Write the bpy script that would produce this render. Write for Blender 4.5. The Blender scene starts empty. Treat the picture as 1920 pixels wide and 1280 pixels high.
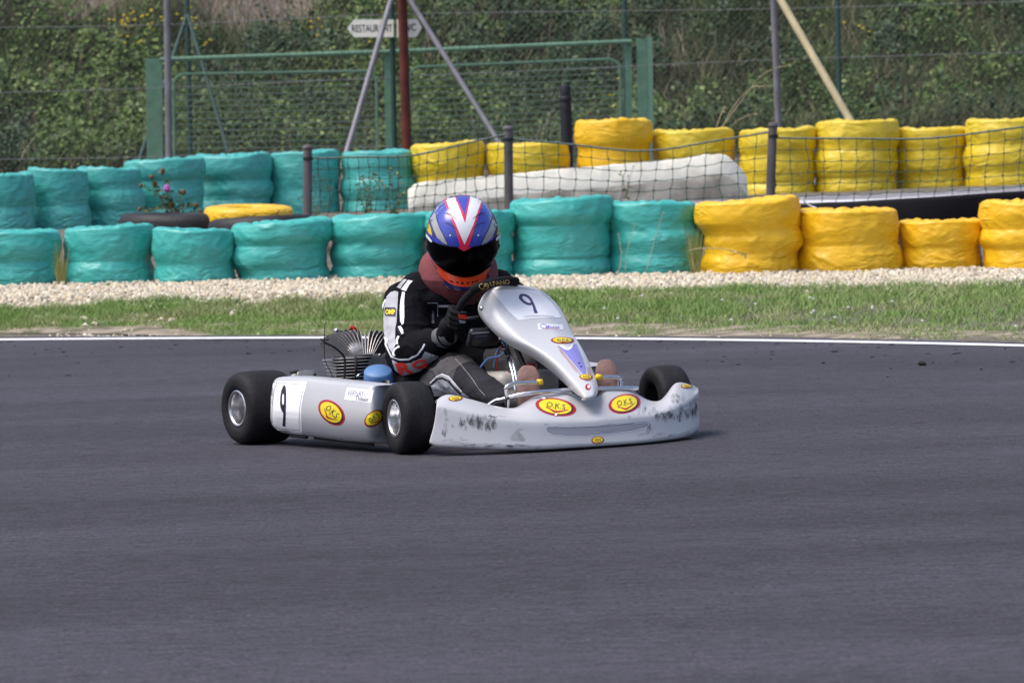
import bpy, bmesh, math, random
import numpy as np
from mathutils import Vector, Matrix, noise, Euler
from mathutils.bvhtree import BVHTree

# ------------------------------------------------------------------ camera, sky, sun, exposure
F = 9540.0; H = 1.20; ROLL = math.radians(1.9); PIT = math.atan((640 - 850 + F*H/18.0)/F)
scene = bpy.context.scene
cam_d = bpy.data.cameras.new('camera'); cam = bpy.data.objects.new('camera', cam_d)
scene.collection.objects.link(cam); scene.camera = cam
cam_d.sensor_width = 36; cam_d.lens = 36*F/1920; cam_d.clip_start = 0.5; cam_d.clip_end = 2000
cam.matrix_world = Matrix.Translation((0, 0, H)) @ Matrix.Rotation(math.pi/2 - PIT, 4, 'X') @ Matrix.Rotation(-ROLL, 4, 'Z')
cam_d.dof.use_dof = True; cam_d.dof.focus_distance = 18.3; cam_d.dof.aperture_fstop = 12.0

world = bpy.data.worlds.new('World'); scene.world = world; world.use_nodes = True
SUN_EL, SUN_AZ = math.radians(62), math.radians(-108)      # azimuth measured from +Y towards +X
wn = world.node_tree; bg = wn.nodes['Background']
sky = wn.nodes.new('ShaderNodeTexSky'); sky.sky_type = 'NISHITA'; sky.sun_disc = False
sky.sun_elevation = SUN_EL; sky.sun_rotation = SUN_AZ; sky.air_density = 1.0; sky.dust_density = 4.0; sky.ozone_density = 1.0
wn.links.new(sky.outputs[0], bg.inputs[0]); bg.inputs[1].default_value = 0.15
sd = bpy.data.lights.new('sun', 'SUN'); sd.energy = 1.8; sd.angle = math.radians(38); sd.color = (1, .97, .93)
so = bpy.data.objects.new('sun', sd); scene.collection.objects.link(so)
sdir = Vector((math.sin(SUN_AZ)*math.cos(SUN_EL), math.cos(SUN_AZ)*math.cos(SUN_EL), math.sin(SUN_EL)))
so.rotation_euler = sdir.to_track_quat('Z', 'Y').to_euler(); so.location = (0, 0, 30)
scene.view_settings.view_transform = 'Standard'; scene.view_settings.look = 'None'
scene.view_settings.exposure = 0.4; scene.view_settings.gamma = 1.0

# ------------------------------------------------------------------ measuring helpers
def _basis():
    f = np.array([0, math.cos(PIT), -math.sin(PIT)]); r = np.array([1., 0, 0]); u = np.cross(r, f)
    c, s = math.cos(ROLL), math.sin(ROLL)
    return r*c - u*s, u*c + r*s, f
_R, _U, _F = _basis(); CAM = np.array([0, 0, H])
def ray(px, py): return _F*F + _R*(px - 960) + _U*(640 - py)
def at(px, py, Y):
    d = ray(px, py); return Vector(CAM + d*(Y/d[1]))
def on_ground(px, py, z=0.0):
    d = ray(px, py); return Vector(CAM + d*((z - H)/d[2]))
YAW = math.radians(31)
_d = ray(742, 784); _w = CAM + _d*((0.13 - H)/_d[2])
_fw = np.array([math.sin(YAW), -math.cos(YAW), 0]); _lf = np.array([math.cos(YAW), math.sin(YAW), 0])
KO = Vector(_w - _fw*1.04 + _lf*.60); KO.z = 0
KM = Matrix.Translation(KO) @ Matrix.Rotation(-(math.pi/2 - YAW), 4, 'Z'); KI = KM.inverted()
KC0 = KI @ Vector(CAM)
def kray(px, py): return (KI.to_3x3() @ Vector(ray(px, py))).normalized()
def KX(px, py, x):
    d = kray(px, py); return KC0 + d*((x - KC0.x)/d.x)
def KY(px, py, y):
    d = kray(px, py); return KC0 + d*((y - KC0.y)/d.y)
def KZ(px, py, z):
    d = kray(px, py); return KC0 + d*((z - KC0.z)/d.z)
def KF(px, py, fn):                      # on the upright curved surface x = fn(y)
    x = fn(0.0)
    for _ in range(14): p = KX(px, py, x); x = fn(p.y)
    return KX(px, py, x)
def Zf(ox, oy, s): return lambda pts: [(ox + x/s, oy + y/s) for x, y in pts]
Z1 = Zf(660, 340, 5.3333); Z2 = Zf(680, 500, 4.2667); Z3 = Zf(400, 600, 4.2667); Z4 = Zf(780, 680, 3.4286); Z5 = Zf(860, 500, 4.9235)
Z7 = Zf(580, 600, 9.144)

# ------------------------------------------------------------------ mesh helpers
def tag(o, label=None, cat=None, group=None, kind=None):
    if label: o['label'] = label
    if cat: o['category'] = cat
    if group: o['group'] = group
    if kind: o['kind'] = kind
    return o
def empty(name, M=None, loc=None):
    o = bpy.data.objects.new(name, None); scene.collection.objects.link(o); o.empty_display_size = .1
    if M is not None: o.matrix_world = M
    if loc is not None: o.location = loc
    return o
class MB:
    def __init__(s): s.v = []; s.f = []; s.m = []
    def add(s, v, f, m=0):
        b = len(s.v); s.v += [tuple(p) for p in v]; s.f += [tuple(i + b for i in q) for q in f]; s.m += [m]*len(f); return s
    def build(s, name, mats, parent=None, smooth=True, sharp=None, M=None):
        me = bpy.data.meshes.new(name); me.from_pydata(s.v, [], s.f)
        for m in (mats if isinstance(mats, (list, tuple)) else [mats]): me.materials.append(m)
        me.polygons.foreach_set('material_index', s.m)
        if smooth: me.polygons.foreach_set('use_smooth', [True]*len(s.f))
        if smooth and sharp: me.set_sharp_from_angle(angle=math.radians(sharp))
        me.update(); o = bpy.data.objects.new(name, me); scene.collection.objects.link(o)
        if parent: o.parent = parent
        if M is not None: o.matrix_world = M
        return o
def grid(rows, closed=False):
    n = len(rows[0]); v = [p for r in rows for p in r]; f = []
    for j in range(len(rows) - 1):
        for i in range(n if closed else n - 1):
            a = j*n + i; b = j*n + (i + 1) % n; f.append((a, b, b + n, a + n))
    return v, f
def tube(pts, r, n=8, caps=True, sq=None):
    pts = [Vector(p) for p in pts]; rs = r if isinstance(r, (list, tuple)) else [r]*len(pts)
    rows = []; t0 = (pts[1] - pts[0]).normalized(); up = Vector((0, 0, 1)) if abs(t0.z) < .9 else Vector((0, 1, 0))
    a = t0.cross(up).normalized()
    for i, p in enumerate(pts):
        t = ((pts[min(i + 1, len(pts) - 1)] - pts[max(i - 1, 0)])).normalized()
        a = (a - t*a.dot(t)).normalized(); b = t.cross(a)
        rows.append([p + (a*math.cos(k*2*math.pi/n) + b*math.sin(k*2*math.pi/n))*rs[i] for k in range(n)])
    v, f = grid(rows, True)
    if caps: f += [tuple(range(n))[::-1], tuple(range(len(v) - n, len(v)))]
    return v, f
def smoothpath(pts, k=6):
    pts = [Vector(p) for p in pts]; out = []
    for i in range(len(pts) - 1):
        p0 = pts[max(i - 1, 0)]; p1 = pts[i]; p2 = pts[i + 1]; p3 = pts[min(i + 2, len(pts) - 1)]
        for j in range(k):
            t = j/k; out.append(.5*((2*p1) + (p2 - p0)*t + (2*p0 - 5*p1 + 4*p2 - p3)*t*t + (3*p1 - p0 - 3*p2 + p3)*t**3))
    return out + [pts[-1]]
def frame_of(d):
    d = d.normalized(); up = Vector((0, 0, 1)) if abs(d.z) < .9 else Vector((0, 1, 0))
    a = d.cross(up).normalized(); return a, a.cross(d)
def lathe(prof, n=48, axis='Z', c=(0, 0, 0), closed=False):   # prof: (r, h)
    rows = []; c = Vector(c)
    for r, h in prof:
        row = []
        for k in range(n):
            t = 2*math.pi*k/n; x, y = r*math.cos(t), r*math.sin(t)
            row.append(c + (Vector((x, y, h)) if axis == 'Z' else Vector((x, h, y)) if axis == 'Y' else Vector((h, x, y))))
        rows.append(row)
    if closed: rows.append(rows[0])
    v, f = grid(rows, True)
    if axis == 'Y': f = [q[::-1] for q in f]
    return v, f
def box(cx, cy, cz, sx, sy, sz, bev=0.0, M=None):
    bm = bmesh.new(); bmesh.ops.create_cube(bm, size=1)
    for v in bm.verts: v.co = Vector((v.co.x*sx, v.co.y*sy, v.co.z*sz))
    if bev: bmesh.ops.bevel(bm, geom=list(bm.edges), offset=bev, segments=2, affect='EDGES', profile=.5)
    if M is not None: bmesh.ops.transform(bm, matrix=M, verts=bm.verts)
    v = [p.co + Vector((cx, cy, cz)) for p in bm.verts]; bm.verts.index_update(); f = [[q.index for q in fc.verts] for fc in bm.faces]; bm.free()
    return v, f
def ball(c, r, n=10, sc=(1, 1, 1)):
    rows = []
    for j in range(n + 1):
        t = math.pi*j/n
        rows.append([Vector(c) + Vector((max(math.sin(t), 1e-4)*math.cos(2*math.pi*k/(2*n))*r*sc[0], max(math.sin(t), 1e-4)*math.sin(2*math.pi*k/(2*n))*r*sc[1], -math.cos(t)*r*sc[2])) for k in range(2*n)])
    return grid(rows, True)
def capsule(p, q, r1, r2, n=20):
    p, q = Vector(p), Vector(q); d = (q - p).normalized(); pts = []; rs = []
    for k in range(7): t = -math.pi/2 + k*math.pi/14; pts.append(p + d*(r1*math.sin(t))); rs.append(max(r1*math.cos(t), 1e-4))
    for k in range(1, 7): t = k*math.pi/14; pts.append(q + d*(r2*math.sin(t))); rs.append(max(r2*math.cos(t), 1e-4))
    # insert body: points already ordered (hemisphere of p, then of q)
    a, b = frame_of(d); rows = [[c + (a*math.cos(2*math.pi*k/n) + b*math.sin(2*math.pi*k/n))*r for k in range(n)] for c, r in zip(pts, rs)]
    v, f = grid(rows, True); f += [tuple(range(n))[::-1], tuple(range(len(v) - n, len(v)))]
    return v, f
def ellip(c, sx, sy, sz, M=None, n=14):
    v, f = ball((0, 0, 0), 1, n, (sx, sy, sz)); M = M or Matrix.Identity(3)
    return [Vector(c) + M @ p for p in v], f
def fuse(mb, name, mats, parent=None, voxel=.008, smooth=4, fn=None, M=None, matfn=None):
    """one continuous skin round the shapes in mb"""
    o = mb.build(name, mats, None)
    m = o.modifiers.new('r', 'REMESH'); m.mode = 'VOXEL'; m.voxel_size = voxel; m.use_smooth_shade = True
    s = o.modifiers.new('s', 'SMOOTH'); s.factor = .5; s.iterations = smooth
    dg = bpy.context.evaluated_depsgraph_get(); me = bpy.data.meshes.new_from_object(o.evaluated_get(dg))
    old = o.data; o.modifiers.clear(); o.data = me; bpy.data.meshes.remove(old); me.name = name
    if fn:
        nm = [v.normal.copy() for v in me.vertices]
        for v, n_ in zip(me.vertices, nm): v.co = v.co + n_*fn(v.co, n_)
    if not me.materials:
        for mm in mats: me.materials.append(mm)
    if matfn:
        for p in me.polygons: p.material_index = matfn(p.center)
    me.polygons.foreach_set('use_smooth', [True]*len(me.polygons)); me.update()
    if parent: o.parent = parent
    if M is not None: o.matrix_world = M
    return o
def bvh(*objs):
    v = []; f = []
    for o in objs:
        b = len(v); v += [x.co.copy() for x in o.data.vertices]; f += [[i + b for i in p.vertices] for p in o.data.polygons]
    return BVHTree.FromPolygons(v, f)

# ------------------------------------------------------------------ flat shapes for stickers and lettering
def ell(cx, cy, a, b, rot=0, n=40):
    c, s = math.cos(math.radians(rot)), math.sin(math.radians(rot))
    return [(cx + a*math.cos(t)*c - b*math.sin(t)*s, cy + a*math.cos(t)*s + b*math.sin(t)*c) for t in [2*math.pi*k/n for k in range(n)]]
def line2(pts, w):
    out = []; n = len(pts); L = []; Rr = []
    for i in range(n):
        a = pts[max(i - 1, 0)]; b = pts[min(i + 1, n - 1)]; dx, dy = b[0] - a[0], b[1] - a[1]; l = math.hypot(dx, dy) or 1
        ww = w[i] if isinstance(w, (list, tuple)) else w
        L.append((pts[i][0] - dy/l*ww/2, pts[i][1] + dx/l*ww/2)); Rr.append((pts[i][0] + dy/l*ww/2, pts[i][1] - dx/l*ww/2))
    for i in range(n - 1): out.append([L[i], L[i + 1], Rr[i + 1], Rr[i]])
    return out
def rrect(x0, y0, x1, y1, r, n=5):
    out = []
    for cx, cy, a in ((x1 - r, y1 - r, 0), (x0 + r, y1 - r, 90), (x0 + r, y0 + r, 180), (x1 - r, y0 + r, 270)):
        out += [(cx + r*math.cos(math.radians(a + 90*k/n)), cy + r*math.sin(math.radians(a + 90*k/n))) for k in range(n + 1)]
    return out
_text_cache = {}
def strip(top, bot, n=24):
    def rs_(P_):
        L = [0]
        for a, b in zip(P_, P_[1:]): L.append(L[-1] + math.hypot(b[0] - a[0], b[1] - a[1]))
        out = []
        for k in range(n + 1):
            d = L[-1]*k/n; i = max(j for j in range(len(L)) if L[j] <= d + 1e-9); i = min(i, len(P_) - 2); u = (d - L[i])/(L[i + 1] - L[i]); out.append((P_[i][0] + (P_[i + 1][0] - P_[i][0])*u, P_[i][1] + (P_[i + 1][1] - P_[i][1])*u))
        return out
    a, b = rs_(top), rs_(bot); return [[a[i], a[i + 1], b[i + 1], b[i]] for i in range(n)]
def text2(s, p0, pu, pv, bold=0.0, shear=0.0):
    """letters filling the box p0 (top left), pu (top right), pv (bottom left)"""
    k = (s, bold)
    if k not in _text_cache:
        c = bpy.data.curves.new('t', 'FONT'); c.body = s; c.size = 1; c.offset = bold; c.resolution_u = 3
        o = bpy.data.objects.new('t', c); scene.collection.objects.link(o); bpy.context.view_layer.update()
        me = bpy.data.meshes.new_from_object(o.evaluated_get(bpy.context.evaluated_depsgraph_get()))
        _text_cache[k] = ([(v.co.x, v.co.y) for v in me.vertices], [tuple(p.vertices) for p in me.polygons])
        bpy.data.objects.remove(o); bpy.data.curves.remove(c); bpy.data.meshes.remove(me)
    V, Fc = _text_cache[k]; x0 = min(v[0] for v in V); x1 = max(v[0] for v in V); y0 = min(v[1] for v in V); y1 = max(v[1] for v in V)
    def mp(v):
        u = (v[0] - x0)/(x1 - x0); w = (y1 - v[1])/(y1 - y0); u += shear*(1 - w)
        return (p0[0] + (pu[0] - p0[0])*u + (pv[0] - p0[0])*w, p0[1] + (pu[1] - p0[1])*u + (pv[1] - p0[1])*w)
    W = [mp(v) for v in V]; return [[W[i] for i in q] for q in Fc]
def decal(name, parent, tree, layers, step=6.0, off=.0008, dz=.0004, world_mesh=False):
    """layers: [(list of polygons, material)]; every layer is laid on the surface found in tree as thin film"""
    mats = []; mb = MB()
    for li, (polys, mt) in enumerate(layers):
        if mt not in mats: mats.append(mt)
        mi = mats.index(mt); bm = bmesh.new()
        for p in polys:
            if len(p) < 3: continue
            try: bm.faces.new([bm.verts.new((x, y, 0)) for x, y in p])
            except ValueError: pass
        bmesh.ops.remove_doubles(bm, verts=list(bm.verts), dist=1e-5); bmesh.ops.triangulate(bm, faces=list(bm.faces))
        xs = [v.co.x for v in bm.verts]; ys = [v.co.y for v in bm.verts]
        for ax, lo, hi in ((0, min(xs), max(xs)), (1, min(ys), max(ys))):
            q = lo + step
            while q < hi:
                co = [0, 0, 0]; no = [0, 0, 0]; co[ax] = q; no[ax] = 1
                bmesh.ops.bisect_plane(bm, geom=list(bm.verts) + list(bm.edges) + list(bm.faces), plane_co=co, plane_no=no); q += step
        bm.verts.index_update(); vs = {}; miss = []; hit = []; real = set()
        for v in bm.verts:
            d = Vector(ray(v.co.x, v.co.y)).normalized() if world_mesh else kray(v.co.x, v.co.y); o0 = Vector(CAM) if world_mesh else KC0
            loc, nrm, idx, dist = tree.ray_cast(o0, d)
            if loc is None: miss.append((v.index, o0, d)); continue
            if nrm.dot(d) > 0: nrm = -nrm
            hit.append(dist); real.add(v.index); vs[v.index] = loc + nrm*(off + dz*li)
        if hit:
            md_ = sum(hit)/len(hit)
            for vi, o0, d in miss:
                loc, nrm, idx, dist = tree.find_nearest(o0 + d*md_)
                if nrm.dot(loc - (o0 + d*md_)) > 0: nrm = -nrm
                vs[vi] = loc + nrm*(off + dz*li)
        idm = {}; V = []; Fc = []
        for f in bm.faces:
            ii = [v.index for v in f.verts]
            if all(i in vs for i in ii) and any(i in real for i in ii):
                if max((vs[a] - vs[b]).length for a in ii for b in ii) > .09*(1 if not world_mesh else 5): continue
                for i in ii:
                    if i not in idm: idm[i] = len(V); V.append(vs[i])
                Fc.append([idm[i] for i in ii][::-1])
        mb.add(V, Fc, mi); bm.free()
    return mb.build(name, mats, parent, smooth=True)

def patch(name, parent, tree, top, bot, n, m, off, mt):
    S = strip(top, bot, n); T = [q[0] for q in S] + [S[-1][1]]; B = [q[3] for q in S] + [S[-1][2]]; rows = []; ds = []
    for j in range(m + 1):
        row = []
        for a, b in zip(T, B):
            x, y = a[0] + (b[0] - a[0])*j/m, a[1] + (b[1] - a[1])*j/m; d = kray(x, y); loc, nrm, i, dist = tree.ray_cast(KC0, d)
            if loc is None: loc, nrm, i, dist = tree.find_nearest(KC0 + d*(sum(ds)/len(ds) if ds else 18)); nrm = nrm
            else: ds.append(dist)
            if nrm.dot(d) > .3: nrm = -nrm
            row.append(loc + nrm*off)
        rows.append(row)
    for _ in range(2): rows = [rows[0]] + [[r[0]] + [(r[k - 1] + r[k + 1] + rows[j][k] + rows[j + 2][k] + r[k]*2)/6 for k in range(1, len(r) - 1)] + [r[-1]] for j, r in enumerate(rows[1:-1])] + [rows[-1]]
    mb = MB(); mb.add(*grid(rows)); return mb.build(name, mt, parent)

# ------------------------------------------------------------------ materials
def mat(name, col, rough=.6, metal=0.0, var=0.0, vs=8.0, col2=None, bump=0.0, bs=40.0, coat=0.0, spec=None, island=None, detail=4, stretch=None, thr=None, sheen=0):
    m = bpy.data.materials.new(name); m.use_nodes = True; nt = m.node_tree; b = nt.nodes['Principled BSDF']
    b.inputs['Base Color'].default_value = (*col, 1); b.inputs['Roughness'].default_value = rough; b.inputs['Metallic'].default_value = metal
    if coat: b.inputs['Coat Weight'].default_value = coat; b.inputs['Coat Roughness'].default_value = .22
    if spec is not None: b.inputs['Specular IOR Level'].default_value = spec
    if sheen: b.inputs['Sheen Weight'].default_value = sheen
    tc = nt.nodes.new('ShaderNodeTexCoord'); src = tc.outputs['Object']
    if stretch:
        mp = nt.nodes.new('ShaderNodeMapping'); mp.inputs['Scale'].default_value = stretch; nt.links.new(src, mp.inputs[0]); src = mp.outputs[0]
    last = None
    if var or col2:
        n = nt.nodes.new('ShaderNodeTexNoise'); n.inputs['Scale'].default_value = vs; n.inputs['Detail'].default_value = detail; nt.links.new(src, n.inputs[0])
        r = nt.nodes.new('ShaderNodeValToRGB'); nt.links.new(n.outputs[0], r.inputs[0])
        c2 = col2 or tuple(min(1, c*(1 + var)) for c in col); c1 = col if col2 else tuple(c*(1 - var) for c in col)
        lo, hi = thr or (.3, .7); r.color_ramp.elements[0].position = lo; r.color_ramp.elements[1].position = hi
        r.color_ramp.elements[0].color = (*c1, 1); r.color_ramp.elements[1].color = (*c2, 1); last = r.outputs[0]
    if island:
        g = nt.nodes.new('ShaderNodeNewGeometry'); r = nt.nodes.new('ShaderNodeValToRGB'); nt.links.new(g.outputs['Random Per Island'], r.inputs[0])
        while len(r.color_ramp.elements) < len(island): r.color_ramp.elements.new(.5)
        for i, (e, c) in enumerate(zip(r.color_ramp.elements, island)): e.position = i/(len(island) - 1); e.color = (*c, 1)
        if last is not None:
            mx = nt.nodes.new('ShaderNodeMix'); mx.data_type = 'RGBA'; mx.blend_type = 'MIX'; mx.inputs[0].default_value = .5
            nt.links.new(last, mx.inputs[6]); nt.links.new(r.outputs[0], mx.inputs[7]); last = mx.outputs[2]
        else: last = r.outputs[0]
    if last is not None: nt.links.new(last, b.inputs['Base Color'])
    if bump:
        n = nt.nodes.new('ShaderNodeTexNoise'); n.inputs['Scale'].default_value = bs; n.inputs['Detail'].default_value = 5; nt.links.new(src, n.inputs[0])
        bp = nt.nodes.new('ShaderNodeBump'); bp.inputs['Strength'].default_value = bump; bp.inputs['Distance'].default_value = .01
        nt.links.new(n.outputs[0], bp.inputs['Height']); nt.links.new(bp.outputs[0], b.inputs['Normal'])
    return m
def N(m, t): return m.node_tree.nodes.new(t)
# ------------------------------------------------------------------ setting: track, verge, gravel, hillside
def lerp(a, b, t): return a + (b - a)*t
PROF = [(-80, -.03), (26, -.03), (27.6, -.022), (28.6, .02), (30.5, .112), (33.0, .112), (34.6,.13), (36, .27), (38, .40), (40, .43), (43.5, .43), (50, .55), (55.5, .70), (57.5, 1.7), (61, 4.0), (67, 7.6), (75, 11), (120, 17), (300, 22)]
def far_edge(x):      # the curved painted edge of the track, Y of the line at x
    pts = LINE
    if x <= pts[0][0]: return pts[0][1] + (x - pts[0][0])*-.30
    for a, b in zip(pts, pts[1:]):
        if x <= b[0]: return lerp(a[1], b[1], (x - a[0])/(b[0] - a[0]))
    return pts[-1][1] + (x - pts[-1][0])*-1.0
LINE = [tuple(on_ground(px, py).xy) for px, py in ((-60, 638), (0, 637), (240, 635.2), (480, 633.8), (720, 633.2), (900, 633.4), (1100, 634.6), (1300, 637), (1450, 639), (1600, 641.4), (1760, 644.6), (1920, 648.6), (1980, 650.4))]
for _ in range(2): LINE = [LINE[0]] + [((a[0] + 2*b[0] + c[0])/4, (a[1] + 2*b[1] + c[1])/4) for a, b, c in zip(LINE, LINE[1:], LINE[2:])] + [LINE[-1]]

def gz(x, y):
    if 20 < y < 33: y = y - (far_edge(x) + .42 - 27.45)*min(1, (33 - y)/4.5)
    for (a, za), (b, zb) in zip(PROF, PROF[1:]):
        if y <= b:
            z = lerp(za, zb, max(0, (y - a)/(b - a))); break
    else: z = 22
    am = 0 if y < 27.8 else .012 if y < 34 else .03 if y < 55 else .3
    if y > 27.8: z += am*noise.noise(Vector((x*.55, y*.55, 3))) + am*.4*noise.noise(Vector((x*1.9, y*1.9, 7)))
    if 27.8 < y < 55: z += lerp(-.017, .008, max(0, min(1, (y - 33.5)/7)))*max(-6, min(6, x))*min(1, (y - 27.8)/2.7)
    return z
m_soil = mat('soil', (.17, .145, .125), .95, var=.0, vs=5, col2=(.09, .08, .055), bump=.8, bs=30); m_verge = mat('verge_soil', (.33, .27, .21), .95, vs=6, thr=(.4, .6), col2=(.13, .12, .07), bump=.8, bs=40, detail=7)
m_earth = mat('hill_earth', (.030, .024, .016), .95, var=.3, vs=3, bump=.8, bs=12)
_nt = m_earth.node_tree; _tc = N(m_earth, 'ShaderNodeTexCoord'); _b = _nt.nodes['Principled BSDF']; _src = _b.inputs['Base Color'].links[0].from_socket
for _c, _r in (((-2.75, 59.0, 2.6), .55), ((-5.2, 58.9, 2.5), .2), ((3.4, 59.0, 2.6), .0)):
    _d = N(m_earth, 'ShaderNodeVectorMath'); _d.operation = 'DISTANCE'; _d.inputs[1].default_value = _c; _nt.links.new(_tc.outputs['Object'], _d.inputs[0])
    _n = N(m_earth, 'ShaderNodeTexNoise'); _n.inputs['Scale'].default_value = 2.2; _n.inputs['Detail'].default_value = 6; _nt.links.new(_tc.outputs['Object'], _n.inputs[0])
    _a = N(m_earth, 'ShaderNodeMath'); _a.operation = 'MULTIPLY_ADD'; _a.inputs[1].default_value = 2.5; _nt.links.new(_n.outputs[0], _a.inputs[0]); _nt.links.new(_d.outputs['Value'], _a.inputs[2])
    _m = N(m_earth, 'ShaderNodeMapRange'); _m.inputs[1].default_value = _r + 1.5; _m.inputs[2].default_value = _r + 2.3; _m.inputs[3].default_value = 1; _m.inputs[4].default_value = 0; _nt.links.new(_a.outputs[0], _m.inputs[0])
    _x = N(m_earth, 'ShaderNodeMix'); _x.data_type = 'RGBA'; _nt.links.new(_m.outputs[0], _x.inputs[0]); _nt.links.new(_src, _x.inputs[6]); _x.inputs[7].default_value = (.25, .21, .18, 1); _src = _x.outputs[2]
_nt.links.new(_src, _b.inputs['Base Color'])
ys = [-80, -20, 0, 15, 24, 26, 27] + list(np.arange(27.5, 57, .25)) + list(np.arange(57, 75, .5)) + [80, 90, 100, 120, 160, 220, 300]
xs = [-250, -120, -60, -30, -18] + list(np.arange(-12, 12.01, .3)) + [18, 30, 60, 120, 250]
rows = [[(x, y, gz(x, y)) for x in xs] for y in ys]
mb = MB(); mb.add(*grid(rows[:111])); g = mb.build('ground', m_soil); tag(g, kind='structure')
mb = MB(); mb.add(*grid(rows[110:])); g = mb.build('hillside', m_earth); tag(g, kind='structure')

# asphalt
m_asph = bpy.data.materials.new('asphalt'); m_asph.use_nodes = True; nt = m_asph.node_tree; b = nt.nodes['Principled BSDF']
tc = N(m_asph, 'ShaderNodeTexCoord')
def noi(scale, det, stretch=(1, 1, 1), rough=.6, rot=0):
    mp = N(m_asph, 'ShaderNodeMapping'); mp.inputs['Scale'].default_value = stretch; mp.inputs['Rotation'].default_value = (0, 0, rot); nt.links.new(tc.outputs['Object'], mp.inputs[0])
    n = N(m_asph, 'ShaderNodeTexNoise'); n.inputs['Scale'].default_value = scale; n.inputs['Detail'].default_value = det; n.inputs['Roughness'].default_value = rough
    nt.links.new(mp.outputs[0], n.inputs[0]); return n.outputs[0]
def rng(s, a, b_, c, d):
    r = N(m_asph, 'ShaderNodeMapRange'); r.inputs[1].default_value = a; r.inputs[2].default_value = b_; r.inputs[3].default_value = c; r.inputs[4].default_value = d
    nt.links.new(s, r.inputs[0]); return r.outputs[0]
def mul(a, c):
    r = N(m_asph, 'ShaderNodeMath'); r.operation = 'MULTIPLY'; nt.links.new(a, r.inputs[0]); nt.links.new(c, r.inputs[1]); return r.outputs[0]
fac = mul(rng(noi(70, 7, rough=.8), .36, .64, .22, 1.78), rng(noi(26, 5, (.45, 1, 1), rough=.75), .36, .64, .62, 1.38))
fac = mul(fac, rng(noi(.9, 4, (.40, 1.2, 1), rot=.3), .35, .65, .80, 1.20))
fac = mul(fac, rng(noi(.5, 3, (.3, 1, 1), rot=-.2), .35, .65, .82, 1.18))
fac = mul(fac, rng(noi(4, 4, (.3, 2.2, 1), rot=.12), .56, .72, 1.0, .80))
fac = mul(fac, rng(noi(120, 3, rough=.6), .62, .74, 1.0, 1.9))
mx = N(m_asph, 'ShaderNodeVectorMath'); mx.operation = 'SCALE'; mx.inputs[0].default_value = (.0435, .0400, .0525); nt.links.new(fac, mx.inputs['Scale'])
nt.links.new(mx.outputs[0], b.inputs['Base Color']); b.inputs['Roughness'].default_value = .82; b.inputs['Specular IOR Level'].default_value = .35
bp = N(m_asph, 'ShaderNodeBump'); bp.inputs['Strength'].default_value = .7; bp.inputs['Distance'].default_value = .006; nt.links.new(noi(90, 5, rough=.7), bp.inputs['Height']); nt.links.new(bp.outputs[0], b.inputs['Normal'])
xr = [-60, -30, -15] + list(np.arange(-8, 8.01, .12)) + [12, 18]
EDGE = .42
rows = [[(x, -60, 0) for x in xr], [(x, 10, 0) for x in xr], [(x, min(18, far_edge(x) - 4), 0) for x in xr], [(x, far_edge(x) + EDGE*.5, 0) for x in xr],
        [(x, far_edge(x) + EDGE + .07*noise.noise(Vector((x*2.5, 0, 0))) + .03*noise.noise(Vector((x*9, 0, 0))), 0) for x in xr],
        [(x, far_edge(x) + EDGE + .10, -.05) for x in xr]]
mb = MB(); mb.add(*grid(rows)); tk = mb.build('race_track', m_asph, smooth=False); tag(tk, kind='structure')
m_line = mat('line_paint', (.72, .72, .76), .7, col2=(.5, .5, .54), vs=14, thr=(.45, .85), stretch=(.3, 1, 1))
xl = list(np.arange(-7, 7.01, .06))
rows = [[(x, far_edge(x) - .13 + .008*noise.noise(Vector((x*6, 1, 0))), .004) for x in xl], [(x, far_edge(x) + .13 + .008*noise.noise(Vector((x*6, 5, 0))), .004) for x in xl]]
mb = MB(); mb.add(*grid(rows)); tag(mb.build('edge_line', m_line, smooth=False), kind='structure')

# rubber crumbs thrown to the outside of the bend
random.seed(5); m_rub = mat('rubber', (.008, .008, .009), .8, bump=.5, bs=60)
mb = MB()
for k in range(230):
    x = random.uniform(-3.6, 3.4); dd = abs(random.gauss(0, 1.4)) + .15; y = far_edge(x) - dd
    s = random.uniform(.0013, .0034)*(1.9 if random.random() < .10 else 1); v, f = ball((0, 0, 0), 1, 3, (s*random.uniform(1, 6), s*random.uniform(.7, 2), s*.7)); a = random.uniform(-.5, .5)
    R3 = Matrix.Rotation(a, 3, 'Z'); mb.add([R3 @ p + Vector((x, y, s*.5)) for p in v], f)
tag(mb.build('rubber_crumbs', m_rub), 'small black rubber crumbs scattered on the asphalt along the white line', 'rubber crumbs', kind='stuff')
p = on_ground(1729, 685); mb = MB(); v, f = ball((0, 0, 0), 1, 6, (.020, .015, .012)); mb.add([q*(1 + .35*noise.noise(q*60)) + p + Vector((0, 0, .009)) for q in v], f)
tag(mb.build('rubber_lump', m_rub), 'largest black rubber lump, alone on the track near the right edge', 'rubber lump')

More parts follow.
